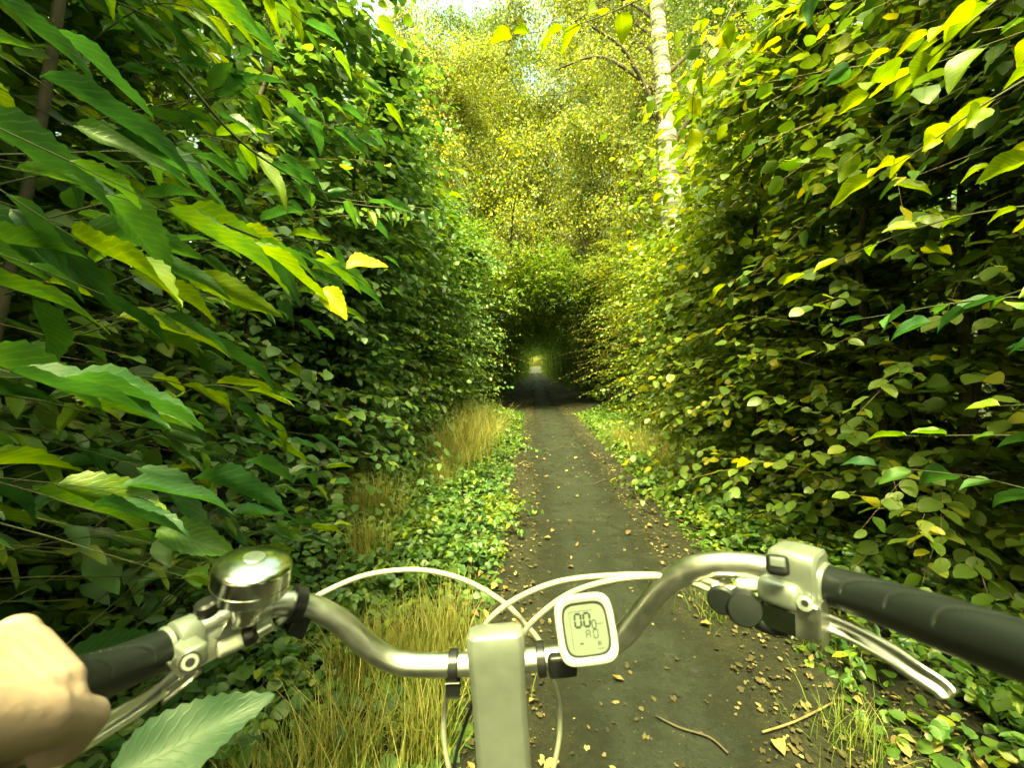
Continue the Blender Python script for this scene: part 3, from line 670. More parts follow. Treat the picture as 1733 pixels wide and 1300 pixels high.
# ------------------------------------------------------------------ low plants, grass, litter
def make_low(seed, name, cat, group, label, n, K, leaf, H, Rr, mat, tpl, wr, leafobj=18, leafset=None):
    rg = np.random.default_rng(seed); root = empty(name); tag(root, label, cat, group)
    a = rg.uniform(0, 6.28, n); st = np.stack([.06 * np.cos(a), .06 * np.sin(a), np.zeros(n) - .02], 1) + rg.normal(0, .05, (n, 3)) * [1, 1, 0]
    dr = np.stack([np.cos(a) * rg.uniform(.3, 1.1, n), np.sin(a) * rg.uniform(.3, 1.1, n), rg.uniform(.7, 1.3, n)], 1); ln = rg.uniform(.6, 1.1, n) * H
    dr = nrm(dr); dp = rg.uniform(.3, .8, n)
    tv, tf = shoot_tubes(st, dr, ln, dp, .003); tag(kid(link('stalk_mass', mesh('stalk_mass', tv, tf, M_barkg), root), root), kind='stuff')
    pos, d, up, sz = shoot_leaves(rg, st, dr, ln, dp, K, leaf, .3); pos[:, 2] = np.maximum(pos[:, 2], .02)
    pick = rg.choice(len(pos), leafobj, replace=False)
    for j in pick:
        o = link('leaf', leafset[rg.integers(len(leafset))], root, True); o.matrix_local = leaf_matrix(pos[j], d[j], up[j], sz[j] * 1.3); kid(o, root)
    tn = np.clip(rg.normal(.55, .25, len(pos)), 0, 1)
    tag(kid(link('foliage', bake_leaves('foliage', tpl, pos, d, up, sz, np.full(len(pos), wr), tn, mat), root), root), kind='stuff')
    return root
LP = [Placer(make_low(121, 'bramble_plant', 'bramble', 'brambles along the path edge', 'low bramble with toothed leaves at the edge of the path', 16, 12, .065, .48, .3, M_cool, T_R, .85, 22, LEAF_MIDB)),
      Placer(make_low(122, 'nettle_plant', 'nettle', 'nettles along the path edge', 'upright nettle with pale green leaves at the edge of the path', 11, 14, .06, .62, .3, M_mid, T_S, .6, 22, LEAF_MIDB)),
      Placer(make_low(123, 'bramble_plant', 'bramble', 'brambles along the path edge', 'low bramble with toothed leaves at the edge of the path', 20, 10, .055, .34, .3, M_yel, T_R, .8, 22, LEAF_OV))]
cnt_ = {}
for i in range(116):
    y = 1.05 + 10.5 * (i / 116) ** 1.1 + rnd.uniform(-.2, .2)
    s = -1 if i % 2 else 1
    off = rnd.uniform(.8, 1.55) if s < 0 else rnd.uniform(.95, 1.65)
    if s < 0 and y < 2.2: off += .3
    x = xc(y) + s * off
    v = rnd.randrange(3); kk = (('nettle' if v == 1 else 'bramble'), s); cnt_[kk] = cnt_.get(kk, -1) + 1; c_ = cnt_[kk]
    word = ORD[c_] if c_ < 20 else ('thirtieth' if c_ == 29 else 'fortieth' if c_ == 39 else ('twenty' if c_ < 30 else 'thirty' if c_ < 40 else 'forty') + '-' + ORD[c_ % 10])
    LP[v](x, y, rnd.uniform(0, 6.28), rnd.uniform(.75, 1.25) * (1.0 if y > 2 else .8),
          f"{['low bramble with toothed cool green leaves', 'upright nettle with pale leaves', 'low bramble with yellow green leaves'][v]}, {word} {kk[0]} along the {'left' if s < 0 else 'right'} verge")
def blades(rg, n, base, spread, hmin, hmax, lean=.5, wdt=.0027, dirb=(0, 0)):
    """grass blades as strips"""
    K = 5; t = np.linspace(0, 1, K); b0 = np.stack([base[0] + rg.normal(0, spread[0], n), base[1] + rg.normal(0, spread[1], n), np.zeros(n)], 1)
    for i in range(n): b0[i, 2] = base[2]
    a = rg.uniform(0, 6.28, n); L_ = rg.uniform(hmin, hmax, n); ln = rg.uniform(.1, 1, n) * lean
    dx = np.cos(a) * ln + dirb[0]; dy = np.sin(a) * ln + dirb[1]
    P_ = b0[:, None] + np.stack([dx[:, None] * L_[:, None] * t ** 1.7, dy[:, None] * L_[:, None] * t ** 1.7, L_[:, None] * (t - .32 * np.hypot(dx, dy)[:, None] * t ** 2)], -1)
    sx = np.stack([-np.sin(a), np.cos(a), np.zeros(n)], 1)[:, None] * (wdt * (1 - t ** 2 * .9))[None, :, None]
    V = np.stack([P_ - sx, P_ + sx], 2).reshape(-1, 3)
    F = np.array([(2 * i, 2 * i + 1, 2 * i + 3, 2 * i + 2) for i in range(K - 1)])[None] + (np.arange(n) * K * 2)[:, None, None]
    return V, F.reshape(-1, 4), np.repeat(np.clip(rg.normal(.55, .25, n), 0, 1), K * 2)
def make_tuft(seed, n, hmin, hmax, sp, lean, mat=None):
    rg = np.random.default_rng(seed); root = empty('grass_tuft'); tag(root, 'tuft of thin dry grass at the edge of the path', 'grass', 'tufts of dry grass on the verges')
    V, F, tn = blades(rg, n, (0, 0, -.02), (sp, sp), hmin, hmax, lean)
    tag(kid(link('blade_mass', mesh('blade_mass', V, F, mat or M_grass, attrs={'tone': tn}), root), root), kind='stuff')
    return root
M_grassg = leafmat('grass_green', [(0, (.05, .1, .02)), (.5, (.12, .18, .04)), (1, (.3, .3, .1))], trans=.3, rough=.6, spec=.2)
GT = [Placer(make_tuft(131, 240, .25, .6, .09, .7)), Placer(make_tuft(132, 150, .3, .85, .13, .95)), Placer(make_tuft(133, 150, .12, .35, .14, 1.0, M_grassg))]
tufts = [(-.55, 5.2, 1, 1), (-.7, 5.6, 1, 1.1), (-.5, 6.1, 1, 1), (-.42, 6.8, 1, 1.1), (-.85, 6.0, 1, 1.1), (-.35, 7.4, 1, 1.05), (1.85, 5.9, 1, .9), (1.95, 4.9, 1, .8), (-.75, 7.0, 1, 1), (-.6, 7.6, 1, 1.1), (-.8, 8.0, 1, 1), (-.62, 6.4, 0, 1), (1.95, 6.6, 0, 1), (1.8, 7.3, 0, .9), (2.05, 6.0, 1, .8), (1.9, 5.4, 0, .8), (-.95, 5.5, 0, .9), (-.75, 4.5, 0, .8)]
for i in range(19): tufts.append((rnd.uniform(-.98, -.28), rnd.uniform(.85, 2.1), rnd.choice((0, 2, 2, 2)), rnd.uniform(.6, .85)))
for i in range(3): tufts.append((rnd.uniform(-1.25, -.6), rnd.uniform(2.2, 3.6), rnd.choice((0, 1)), rnd.uniform(.7, 1)))
for x, y in ((1.25, 1.5), (1.5, 2.0), (1.15, 2.3)): tufts.append((x, y, 2, .6))
for x, y, v, k in tufts:
    t_ = GT[v](x, y, rnd.uniform(0, 6.28), k)
    if x > 0: lb_, g_ = 'sparse low tuft of grass on the right verge of the path', 'grass tufts of the right verge'
    elif y > 4: lb_, g_ = 'tall straw coloured tuft at the foot of the left hedge, farther along the path', 'straw tufts along the left hedge'
    else: lb_, g_ = 'thin yellowed grass tuft on the left verge below the handlebar', 'grass tufts below the left handlebar'
    t_['label'] = lb_; t_['group'] = g_

rg = np.random.default_rng(21)
def scatter(n, xr, yr, ypow=1.0):
    y = yr[0] + (yr[1] - yr[0]) * rg.random(n) ** ypow; off = rg.uniform(*xr, n); x = xc(y) + off
    z = np.array([gh(a, b_) for a, b_ in zip(x, y)]); return np.stack([x, y, z], 1), off
# ground cover
for nm, sgn, lo, hi in (('left', -1, .70, 2.2), ('right', 1, .78, 2.4)):
    pos, off = scatter(16000, (lo, hi), (.6, 13), 1.5)
    kp = (pos[:, 1] > 2.4) | (rg.random(len(pos)) < .35) | (off > 1.5); pos, off = pos[kp], off[kp]
    if sgn < 0: pos[:, 0] = xc(pos[:, 1]) - off
    pos[:, 2] = np.array([gh(a, b_) for a, b_ in zip(pos[:, 0], pos[:, 1])]) + rg.uniform(.01, .15, len(pos)) * np.clip((off - lo) * 2.2, .08, 1)
    a = rg.uniform(0, 6.28, len(pos)); d = np.stack([np.cos(a), np.sin(a), rg.normal(-.1, .2, len(pos))], 1)
    up = np.array([0, 0, 1.0]) + rg.normal(0, .6, pos.shape)
    me = bake_leaves('ground_cover', T_S, pos, d, up, rg.uniform(.03, .075, len(pos)), np.full(len(pos), .85), np.clip(rg.normal(.5, .25, len(pos)), 0, 1), M_cool if sgn < 0 else M_mid)
    tag(link('ground_cover', me), f'low green creeping leaves covering the {nm} verge', 'ground cover', kind='stuff')
# leaf litter
def litter_xy(n, lo, hi, yr, yp):
    y = yr[0] + (yr[1] - yr[0]) * rg.random(n) ** yp; u = rg.normal(0, 1, n)
    off = np.where(rg.random(n) < .93, np.sign(u) * (lo + (hi - lo) * rg.random(n)), rg.uniform(-lo, lo, n))
    return xc(y) + off, y
x, y = litter_xy(15000, .42, 1.35, (.6, 26), 1.6)
pos = np.stack([x, y, np.array([gh(a, b_) for a, b_ in zip(x, y)]) + .012], 1)
a = rg.uniform(0, 6.28, len(pos)); d = np.stack([np.cos(a), np.sin(a), rg.normal(.05, .12, len(pos))], 1)
me = bake_leaves('leaf_litter', T_F, pos, d, np.array([0, 0, 1.0]) + rg.normal(0, .3, pos.shape), rg.uniform(.012, .042, len(pos)) * rg.uniform(.6, 1, len(pos)), rg.uniform(.5, 1.3, len(pos)), np.clip(rg.normal(.45, .25, len(pos)), 0, 1), M_litter)
tag(link('leaf_litter', me), 'small brown and tan fallen leaves strewn along both edges of the path', 'leaf litter', kind='stuff')
x, y = litter_xy(190, .42, 1.2, (1.0, 6.5), 1.3)
for i in range(len(x)):
    z = gh(x[i], y[i]) + .016; a = rg.uniform(0, 6.28)
    o = link('fallen_leaf', LEAF_FALL[i % 3]); o.matrix_world = leaf_matrix((x[i], y[i], z), (math.cos(a), math.sin(a), .03), (rg.normal(0, .15), rg.normal(0, .15), 1), rg.uniform(.03, .068))
    tag(o, 'curled tan fallen leaf lying on the dirt path', 'fallen leaf', 'fallen leaves lying on the path')
# grit and crumbs on the path
x, y = litter_xy(9000, .3, 1.0, (.7, 12), 1.4)
pos = np.stack([x, y, np.array([gh(a, b_) for a, b_ in zip(x, y)]) + .008], 1); a = rg.uniform(0, 6.28, len(pos)); d = np.stack([np.cos(a), np.sin(a), np.zeros(len(pos))], 1)
me = bake_leaves('path_crumbs', T_Q, pos, d, np.array([0, 0, 1.0]) + rg.normal(0, .5, pos.shape), rg.uniform(.003, .011, len(pos)), rg.uniform(.4, 1, len(pos)), rg.random(len(pos)) * .7, M_litter)
tag(link('path_grit', me), 'small crumbs of leaf and bark scattered over the bare path', 'grit', kind='stuff')
for lb, pts in [('thin dark curved twig lying across the path near the bottom edge', [(1110, 1212, 0), (1150, 1232, 0), (1200, 1248, 0), (1232, 1275, 0)]),
                ('short dark stick lying on the right of the path farther on', [(1003, 822, 0), (1015, 815, 0), (1026, 812, 0)]),
                ('long pale stalk lying in the grass right of the path', [(1290, 1240, 0), (1345, 1222, 0), (1410, 1190, 0)])]:
    W = []
    for px, py, _ in pts:
        z = CAM_H * FPX / (py - 620)
        for _ in range(4):
            q = P(px, py, z); z *= (CAM_H - gh(q.x, q.y) - .02) / max(.2, (CAM_H - q.z))
        q = P(px, py, z); W.append(q)
    o = link('fallen_twig', mesh('fallen_twig', *tube(catmull(W, 4), .0042, 6), M_twig if 'pale' in lb else M_bark)); tag(o, lb, 'twig')

# ------------------------------------------------------------------ bicycle
bike = empty('bicycle', (-.01, .55, 0)); tag(bike, 'silver city bicycle with swept handlebar seen from the rider seat', 'bicycle')
def bpart(name, vf, mat, parent=None, smooth=True, autos=True):
    me = mesh(name, vf[0], vf[1], mat, smooth)
    if autos and smooth: me.set_sharp_from_angle(angle=R(38))
    par = parent or bike
    o = bpy.data.objects.new(name, me); COL.objects.link(o); o.parent = par
    pl = bike.location if par is bike else Vector((0, 0, 0))
    if par is bike: o.matrix_parent_inverse = Matrix.Translation(pl).inverted()
    return o
def perp(t, near_up=(0, 0, 1)):
    t = Vector(t).normalized(); u = Vector(near_up); u = (u - t * u.dot(t)).normalized(); return t, u, t.cross(u)
BARP = [(30, 1202, .262), (150, 1152, .312), (280, 1100, .368), (400, 1043, .418), (470, 1023, .445), (520, 1026, .462), (575, 1052, .474), (622, 1094, .484), (675, 1122, .49), (745, 1126, .492), (842, 1122, .494), (930, 1114, .494), (1010, 1102, .492), (1055, 1076, .487), (1092, 1030, .477), (1130, 986, .463), (1185, 960, .447), (1255, 957, .427), (1330, 970, .403), (1400, 990, .378), (1500, 1022, .335), (1610, 1060, .292), (1850, 1142, .225)]
BAR = [P(*p) for p in BARP]
bpart('handlebar', tube(catmull(BAR, 8), .0125, 20), M_silver)
# grips with spiral grooves
def grip(pts, r, side):
    cc = catmull(pts, 10); m = len(cc); seg = 40; V, F = [], []
    t0 = (cc[-1] - cc[0]).normalized(); lens = [0]
    for i in range(1, m): lens.append(lens[-1] + (cc[i] - cc[i - 1]).length)
    tot = lens[-1]; rows = 300; seg = 64
    for j in range(rows + 1):
        s = tot * j / rows; i = max(k for k in range(m) if lens[k] <= s + 1e-9); i = min(i, m - 2)
        p = cc[i].lerp(cc[i + 1], (s - lens[i]) / (lens[i + 1] - lens[i])); t = (cc[i + 1] - cc[i]).normalized()
        t, u, v = perp(t)
        f = s / tot; rr = r * (1 + .10 * math.exp(-((f - .6) / .28) ** 2))
        if j < 3: rr *= (.9, .96, .99)[j]
        if j > rows - 8: rr *= math.sqrt(max(.05, 1 - ((j - rows + 8) / 8.2) ** 2))
        for k in range(seg):
            a = 2 * math.pi * k / seg; th = math.degrees(math.atan2(side * math.sin(a), math.cos(a))); g = 0
            if -25 < th < 85 and .04 < f < .95:      # sweeping finger grooves
                q = (85 - th) / 110; s1 = .062 * q ** 2.6; sl = .062 * 2.6 * q ** 1.6 / (math.radians(110) * r)
                for s0 in (.022, .058, .094):
                    dd = abs(s - s0 - s1) / math.sqrt(1 + sl * sl); g = max(g, math.exp(-(dd / .0012) ** 2) * min(1, (85 - th) / 12))
            V.append(p + (u * math.cos(a) + v * math.sin(a)) * (rr - .0019 * g))
    for j in range(rows):
        for k in range(seg): F.append((j * seg + k, j * seg + (k + 1) % seg, (j + 1) * seg + (k + 1) % seg, (j + 1) * seg + k))
    F.append(tuple(range(seg))[::-1]); F.append(tuple(rows * seg + k for k in range(seg)))
    return V, F
SOCK = []
bpart('grip', grip([BAR[2], BAR[1], BAR[0], BAR[0] + (BAR[0] - BAR[1]) * .25], .0165, -1), M_rubber)
bpart('grip', grip([BAR[19], BAR[20], BAR[21], BAR[22]], .0168, 1), M_rubber)
def collar(a, b_, r, mat, name, n=2, parent=None, bev=.0012):
    d = (b_ - a); L_ = d.length
    return bpart(name, lathe([(r - bev, 0), (r, bev), (r, L_ - bev), (r - bev, L_)], a, d, 28), mat, parent)
tl_ = (BAR[3] - BAR[2]).normalized(); tr_ = (BAR[18] - BAR[19]).normalized()
collar(BAR[2] - tl_ * .001, BAR[2] + tl_ * .004, .0185, M_silverp, 'grip_ring')
collar(BAR[19] - tr_ * .001, BAR[19] + tr_ * .004, .0185, M_silverp, 'grip_ring')
# stem
dn = (P(853, 1310, .478) - P(838, 1075, .480)).normalized(); st_top = P(839, 1088, .484)
rt = (BAR[11] - BAR[9]).normalized(); rt = (rt - dn * rt.dot(dn)).normalized(); fr = rt.cross(dn); fr = fr if fr.y > 0 else -fr
def stem_body():
    sec = [(-.012, .0290, .012), (-.009, .0315, .016), (.000, .0325, .0185), (.018, .0318, .0195), (.05, .0305, .018), (.10, .0305, .0175), (.16, .0305, .018), (.22, .029, .018), (.26, .024, .020)]
    V, F = [], []; seg = 40; n_ = 5.0
    for s, hx, hy in sec:
        c = st_top + dn * s + fr * (.006 + .05 * s)
        ch = min(.0065, hx * .35, hy * .5); q = .0012
        ring = []
        for sx, sy in ((1, 1), (-1, 1), (-1, -1), (1, -1)):
            a_, b_ = (hx, hy - ch), (hx - ch, hy)
            cs = [(a_[0], a_[1] - q), (a_[0] - q * .4, a_[1] + q * .4), (b_[0] + q * .4, b_[1] - q * .4), (b_[0] - q, b_[1])]
            if sx * sy < 0: cs = cs[::-1]
            ring += [(sx * x_, sy * y_) for x_, y_ in cs]
        seg = len(ring)
        for x_, y_ in ring: V.append(c + rt * x_ + fr * y_)
    for i in range(len(sec) - 1):
        for k in range(seg): F.append((i * seg + k, i * seg + (k + 1) % seg, (i + 1) * seg + (k + 1) % seg, (i + 1) * seg + k))
    F.append(tuple(range(seg))[::-1]); F.append(tuple((len(sec) - 1) * seg + k for k in range(seg)))
    return V, F
bpart('stem', stem_body(), M_silverp)
hb = st_top + dn * .25 + fr * .02
hd = Vector((dn.x * .4, -.0, -1)).normalized(); hd = Vector((0, .28, -1)).normalized()
bpart('head_tube', tube([hb, hb + hd * .22], .021, 18), M_silverp)
ft = hb + hd * .22; axle = Vector((hb.x, ft.y + .16, .345))
for s in (-1, 1):
    bpart('fork_blade', tube(catmull([ft + Vector((s * .012, 0, 0)), ft + Vector((s * .045, .02, -.06)), axle + Vector((s * .05, 0, 0))], 6), .011, 10), M_silverp)
bpart('down_tube', tube([hb + hd * .17, Vector((hb.x, -.15, .32))], .019, 14), M_silverp)
wh = bpart('front_wheel', lathe([(.012, -.045), (.02, -.03), (.02, .03), (.012, .045)], axle, (1, 0, 0), 16), M_silver)
def torus(c, ax, Rm, rm, seg=64, sg2=12, sq=1.0):
    ax = Vector(ax).normalized(); u = ax.orthogonal().normalized(); v = ax.cross(u); V, F = [], []
    for i in range(seg):
        a = 2 * math.pi * i / seg; rd = u * math.cos(a) + v * math.sin(a)
        for k in range(sg2): b_ = 2 * math.pi * k / sg2; V.append(Vector(c) + rd * (Rm + rm * math.cos(b_)) + ax * rm * sq * math.sin(b_))
    for i in range(seg):
        for k in range(sg2): F.append((i * sg2 + k, ((i + 1) % seg) * sg2 + k, ((i + 1) % seg) * sg2 + (k + 1) % sg2, i * sg2 + (k + 1) % sg2))
    return V, F
def sub(name, vf, mat, par, sharp=True):
    me = mesh(name, vf[0], vf[1], mat)
    if sharp: me.set_sharp_from_angle(angle=R(38))
    o = bpy.data.objects.new(name, me); COL.objects.link(o); o.parent = par
    o.matrix_parent_inverse = Matrix.Identity(4)
    return o
sub('tyre', torus(axle, (1, 0, 0), .325, .019), M_tyre, wh, False); sub('rim', torus(axle, (1, 0, 0), .300, .011, sq=.9), M_silver, wh, False)
spk = [tube([axle + Vector((.02 * (1 if i % 2 else -1), 0, 0)), axle + Vector((0, math.cos(i * math.pi / 16) * .295, math.sin(i * math.pi / 16) * .295))], .001, 4) for i in range(32)]
tag(sub('spoke_set', join(*spk), M_silver, wh, False), kind='stuff')
# black clamps beside the stem
def on_bar(px):   # nearest bar point to photo column px
    cc = catmull(BAR, 12); i = min(range(len(cc) - 1), key=lambda k: abs(proj(cc[k])[0] - px)); return cc[i], (cc[min(i + 1, len(cc) - 1)] - cc[max(0, i - 1)]).normalized()
for a, b_, r in ((756, 778, .0165), (908, 926, .0185), (492, 512, .0185)):
    p, t = on_bar(a); q, _ = on_bar(b_); collar(p, q, r, M_black, 'clamp')
p, t = on_bar(768); t_, u_, v_ = perp(t); bpart('clamp_tab', rbox(p + Vector((0, -.004, -.021)), (t_, u_, v_), (.006, .008, .008), .3), M_black)
p, t = on_bar(503); t_, u_, v_ = perp(t); bpart('clamp_tab', rbox(p + Vector((.0, -.003, -.019)), (t_, u_, v_), (.008, .010, .009), .3), M_black)
# cycle computer
cA, cB, cC, cD = P(926, 1012, .447), P(1030, 1000, .447), P(1055, 1120, .425), P(957, 1134, .425)
cc_ = (cA + cB + cC + cD) / 4; cx = ((cB + cC) - (cA + cD)).normalized(); cyv = ((cA + cB) - (cC + cD)); cyv = (cyv - cx * cyv.dot(cx)).normalized(); cz = cx.cross(cyv)
if cz.y > 0: cz = -cz
hx = ((cB + cC) - (cA + cD)).length / 4 * .99; hy = ((cA + cB) - (cC + cD)).length / 4 * .99
def squircle(hx, hy, n_=4.5, seg=64, taper=0):
    out = []
    for k in range(seg):
        a = 2 * math.pi * k / seg; ca, sa = math.cos(a), math.sin(a)
        y_ = hy * math.copysign(abs(sa) ** (2 / n_), sa); x_ = hx * math.copysign(abs(ca) ** (2 / n_), ca) * (1 + taper * y_ / hy); out.append((x_, y_))
    return out
def loft(c, ax, ay, az, secs, cap=(True, True)):
    V, F = [], []; seg = 64
    for hx_, hy_, h in secs:
        for x_, y_ in squircle(hx_, hy_): V.append(c + ax * x_ + ay * y_ + az * h)
    for i in range(len(secs) - 1):
        for k in range(seg): F.append((i * seg + k, i * seg + (k + 1) % seg, (i + 1) * seg + (k + 1) % seg, (i + 1) * seg + k))
    if cap[0]: F.append(tuple(range(seg))[::-1])
    if cap[1]: F.append(tuple((len(secs) - 1) * seg + k for k in range(seg)))
    return V, F
comp = bpart('cycle_computer', loft(cc_, cx, cyv, cz, [(hx * .8, hy * .8, -.016), (hx * .95, hy * .95, -.012), (hx * .95, hy * .95, -.006)]), M_black)
comp.matrix_parent_inverse = Matrix.Translation(bike.location).inverted()
sub('bezel', loft(cc_, cx, cyv, cz, [(hx * .97, hy * .97, -.0058), (hx, hy, -.004), (hx, hy, .0005), (hx * .97, hy * .97, .0030), (hx * .90, hy * .90, .0042), (hx * .80, hy * .80, .0034), (hx * .765, hy * .765, .0020), (hx * .765, hy * .765, .0008)], (True, False)), M_white, comp)
sub('bezel_edge', loft(cc_, cx, cyv, cz, [(hx * .764, hy * .764, .0002), (hx * .764, hy * .764, .0012), (hx * .70, hy * .70, .0010), (hx * .70, hy * .70, .0002)]), M_black, comp)
scr = sub('screen', loft(cc_, cx, cyv, cz, [(hx * .695, hy * .695, .0006), (hx * .695, hy * .695, .0016)]), M_lcd, comp)
# read-out: seven-segment digits 00 .0 and a smaller line A 0
SEG = {'a': ((.1, 1), (.9, 1)), 'b': ((1, .95), (1, .55)), 'c': ((1, .45), (1, .05)), 'd': ((.1, 0), (.9, 0)), 'e': ((0, .45), (0, .05)), 'f': ((0, .95), (0, .55)), 'g': ((.1, .5), (.9, .5))}
def seg_digit(ch, ox, oy, w_, h_, th):
    m = {'0': 'abcdef', 'A': 'abcefg', '-': 'g', '6': 'acdefg', '|': 'ef'}[ch]; out = []
    for s in m:
        (x0, y0), (x1, y1) = SEG[s]; sl_ = .12 * h_
        a = cc_ + cx * (ox + x0 * w_ + y0 * sl_ * .3) + cyv * (oy + y0 * h_) + cz * .0019; b_ = cc_ + cx * (ox + x1 * w_ + y1 * sl_ * .3) + cyv * (oy + y1 * h_) + cz * .0019
        d = (b_ - a).normalized(); out.append(rbox((a + b_) / 2, (d, cz, d.cross(cz)), ((b_ - a).length / 2, .00012, th), .1, 1))
    return join(*out)
u_ = hx
for ch, ox, oy, w_, h_, th in [('0', -.34, .08, .20, .40, .022), ('0', -.04, .08, .20, .40, .022), ('0', .22, .0, .12, .24, .010), ('A', -.02, -.26, .13, .22, .008), ('0', .22, -.28, .14, .24, .009), ('-', -.28, -.45, .14, .1, .012), ('A', .33, -.52, .08, .12, .006)]:
    sub('digit', seg_digit(ch, ox * u_, oy * u_, w_ * u_, h_ * u_, th * 1.5 * u_), M_digit, comp)
ln_ = [((-.5, .56), (.30, .56)), ((-.5, .56), (-.5, -.55)), ((.02 + .3, .12), (.6, .12)), ((.30, -.60), (.52, -.60))]
sub('screen_line', join(*[rbox(cc_ + cx * (a[0] + b_[0]) / 2 * u_ + cyv * (a[1] + b_[1]) / 2 * u_ + cz * .0019, (cx, cyv, cz), (max(.006, abs(b_[0] - a[0]) / 2) * u_, max(.006, abs(b_[1] - a[1]) / 2) * u_, .00012), .1, 1) for a, b_ in ln_]), M_digit, comp)
p, t = on_bar(945); bpart('computer_mount', rbox(p + Vector((.004, -.004, -.002)), perp(t), (.016, .013, .013), .35), M_black)
# bell
bc = P(427, 972, .395); bax = Vector((.20, -.08, 1)).normalized()
bell = bpart('bell', lathe([(.022, -.018), (.029, -.0175), (.0318, -.015), (.0322, -.010), (.0322, .008), (.0318, .0098), (.0305, .0112), (.027, .0132), (.020, .0152), (.010, .0166), (.002, .017)], bc, bax, 56), M_chrome)
bell.matrix_parent_inverse = Matrix.Translation(bike.location).inverted()
sub('rim_band', lathe([(.0323, -.007), (.0328, -.0065), (.0328, -.0055), (.0323, -.005)], bc, bax, 56), M_chrome, bell)
sub('badge', lathe([(.0095, .0160), (.0095, .0172), (.009, .0176), (.002, .0177)], bc, bax, 24), M_silver, bell)
sub('bell_foot', lathe([(.012, -.045), (.013, -.038), (.018, -.028), (.021, -.0175)], bc, bax, 24), M_chrome, bell)
bb, bt = on_bar(437); t_, u2, v2 = perp(bt)
collar(bb - bt * .007, bb + bt * .009, .0165, M_silver, 'bell_clamp')
bpart('bell_bolt', tube([bb + Vector((0, -.010, -.012)), bb + Vector((.004, -.016, -.026))], .006, 12), M_chrome)
bl0 = P(385, 1022, .385); bl1 = P(349, 1028, .372)
bpart('bell_lever', join(tube([bl0, bl1], .0045, 10), lathe([(.006, -.008), (.0085, -.006), (.0092, 0), (.0085, .004), (.006, .006)], bl1, (0, -.25, 1), 20)), M_black)
# left brake clamp with bolt, lever, adjuster
q = BAR[2]; qa = q + tl_ * .006; t_, u2, v2 = perp(tl_)
bpart('brake_clamp', lathe([(.0175, 0), (.0195, .001), (.0195, .016), (.018, .018), (.0135, .019)], qa, tl_, 32), M_silverp)
vin = Vector((.0, -.35, -1)).normalized()
hb1 = P(322, 1122, .352); bpart('clamp_ear', rbox((hb1 + qa + tl_ * .009) / 2 + Vector((0, 0, 0)), perp(tl_, qa - hb1), (.009, .0175, .0095), .45, 4), M_silverp)
bdir = (Vector((0, 0, CAM_H)) - hb1).normalized()
bpart('clamp_bolt', lathe([(.0062, -.006), (.0062, .0058), (.0056, .0066), (.0034, .0066), (.0034, .0035), (.001, .0035)], hb1 + bdir * .0045, bdir, 24), M_silverp)
bpart('socket_shade', lathe([(.0031, 0), (.0031, .0027), (.001, .0027)], hb1 + bdir * .0083, bdir, 6), M_black, smooth=False)  # black hex disc, the shade inside the bolt recess put into colour
bpart('bolt_seat', lathe([(.0064, 0), (.0078, .0), (.0078, .0014), (.0064, .0014)], hb1 + bdir * .0085, bdir, 24), M_black)
def blade(pts, w0, w1, thick, nrmv, mat, name):
    cc = catmull(pts, 8); m = len(cc); V, F = [], []
    # channel cross section: raised rims, shallow groove
    for i, p in enumerate(cc):
        t = (cc[min(i + 1, m - 1)] - cc[max(i - 1, 0)]).normalized(); s = t.cross(Vector(nrmv)).normalized(); nn = s.cross(t)
        f = i / (m - 1); w_ = w0 + (w1 - w0) * f
        if f > .93: w_ *= max(.3, 1 - ((f - .93) / .07) ** 2 * .7)
        for a, h in ((-1, -.6), (-1, .5), (-.8, 1), (-.35, .75), (-.12, .1), (.12, .1), (.35, .75), (.8, 1), (1, .5), (1, -.6), (.6, -1), (-.6, -1)):
            V.append(p + s * a * w_ + nn * h * thick)
    k_ = 12
    for i in range(m - 1):
        for k in range(k_): F.append((i * k_ + k, i * k_ + (k + 1) % k_, (i + 1) * k_ + (k + 1) % k_, (i + 1) * k_ + k))
    F.append(tuple(range(k_))[::-1]); F.append(tuple((m - 1) * k_ + k for k in range(k_)))
    me = bpart(name, (V, F), mat, autos=False); return me
toL = (Vector((0, 0, CAM_H)) - P(250, 1200, .36)).normalized()
blade([P(345, 1105, .385), P(290, 1150, .37), P(240, 1190, .345), P(180, 1228, .318), P(110, 1270, .29), P(40, 1320, .265)], .0075, .0085, .004, toL, M_silver, 'brake_lever')
bpart('lever_body', join(rbox(P(352, 1092, .385), (tl_, (0, -.5, .85), (0, .85, .5)), (.018, .009, .009), .4), rbox(P(300, 1150, .372), perp(P(345, 1105, .385) - P(290, 1150, .37)), (.014, .005, .008), .4)), M_silver)
bpart('cable_adjuster', lathe([(.0065, 0), (.0075, .001), (.0075, .022), (.0085, .023), (.0085, .027), (.004, .028)], P(368, 1101, .385), P(412, 1082, .400) - P(368, 1101, .385), 18), M_white)
bpart('adjuster_boot', lathe([(.0082, 0), (.009, .002), (.009, .009), (.006, .012)], P(412, 1081, .398), P(440, 1068, .405) - P(412, 1081, .398), 18), M_black)
bpart('adjuster_nut', lathe([(.0055, 0), (.0055, .012), (.003, .014)], P(436, 1071, .403), P(470, 1052, .413) - P(436, 1071, .403), 12), M_silver)
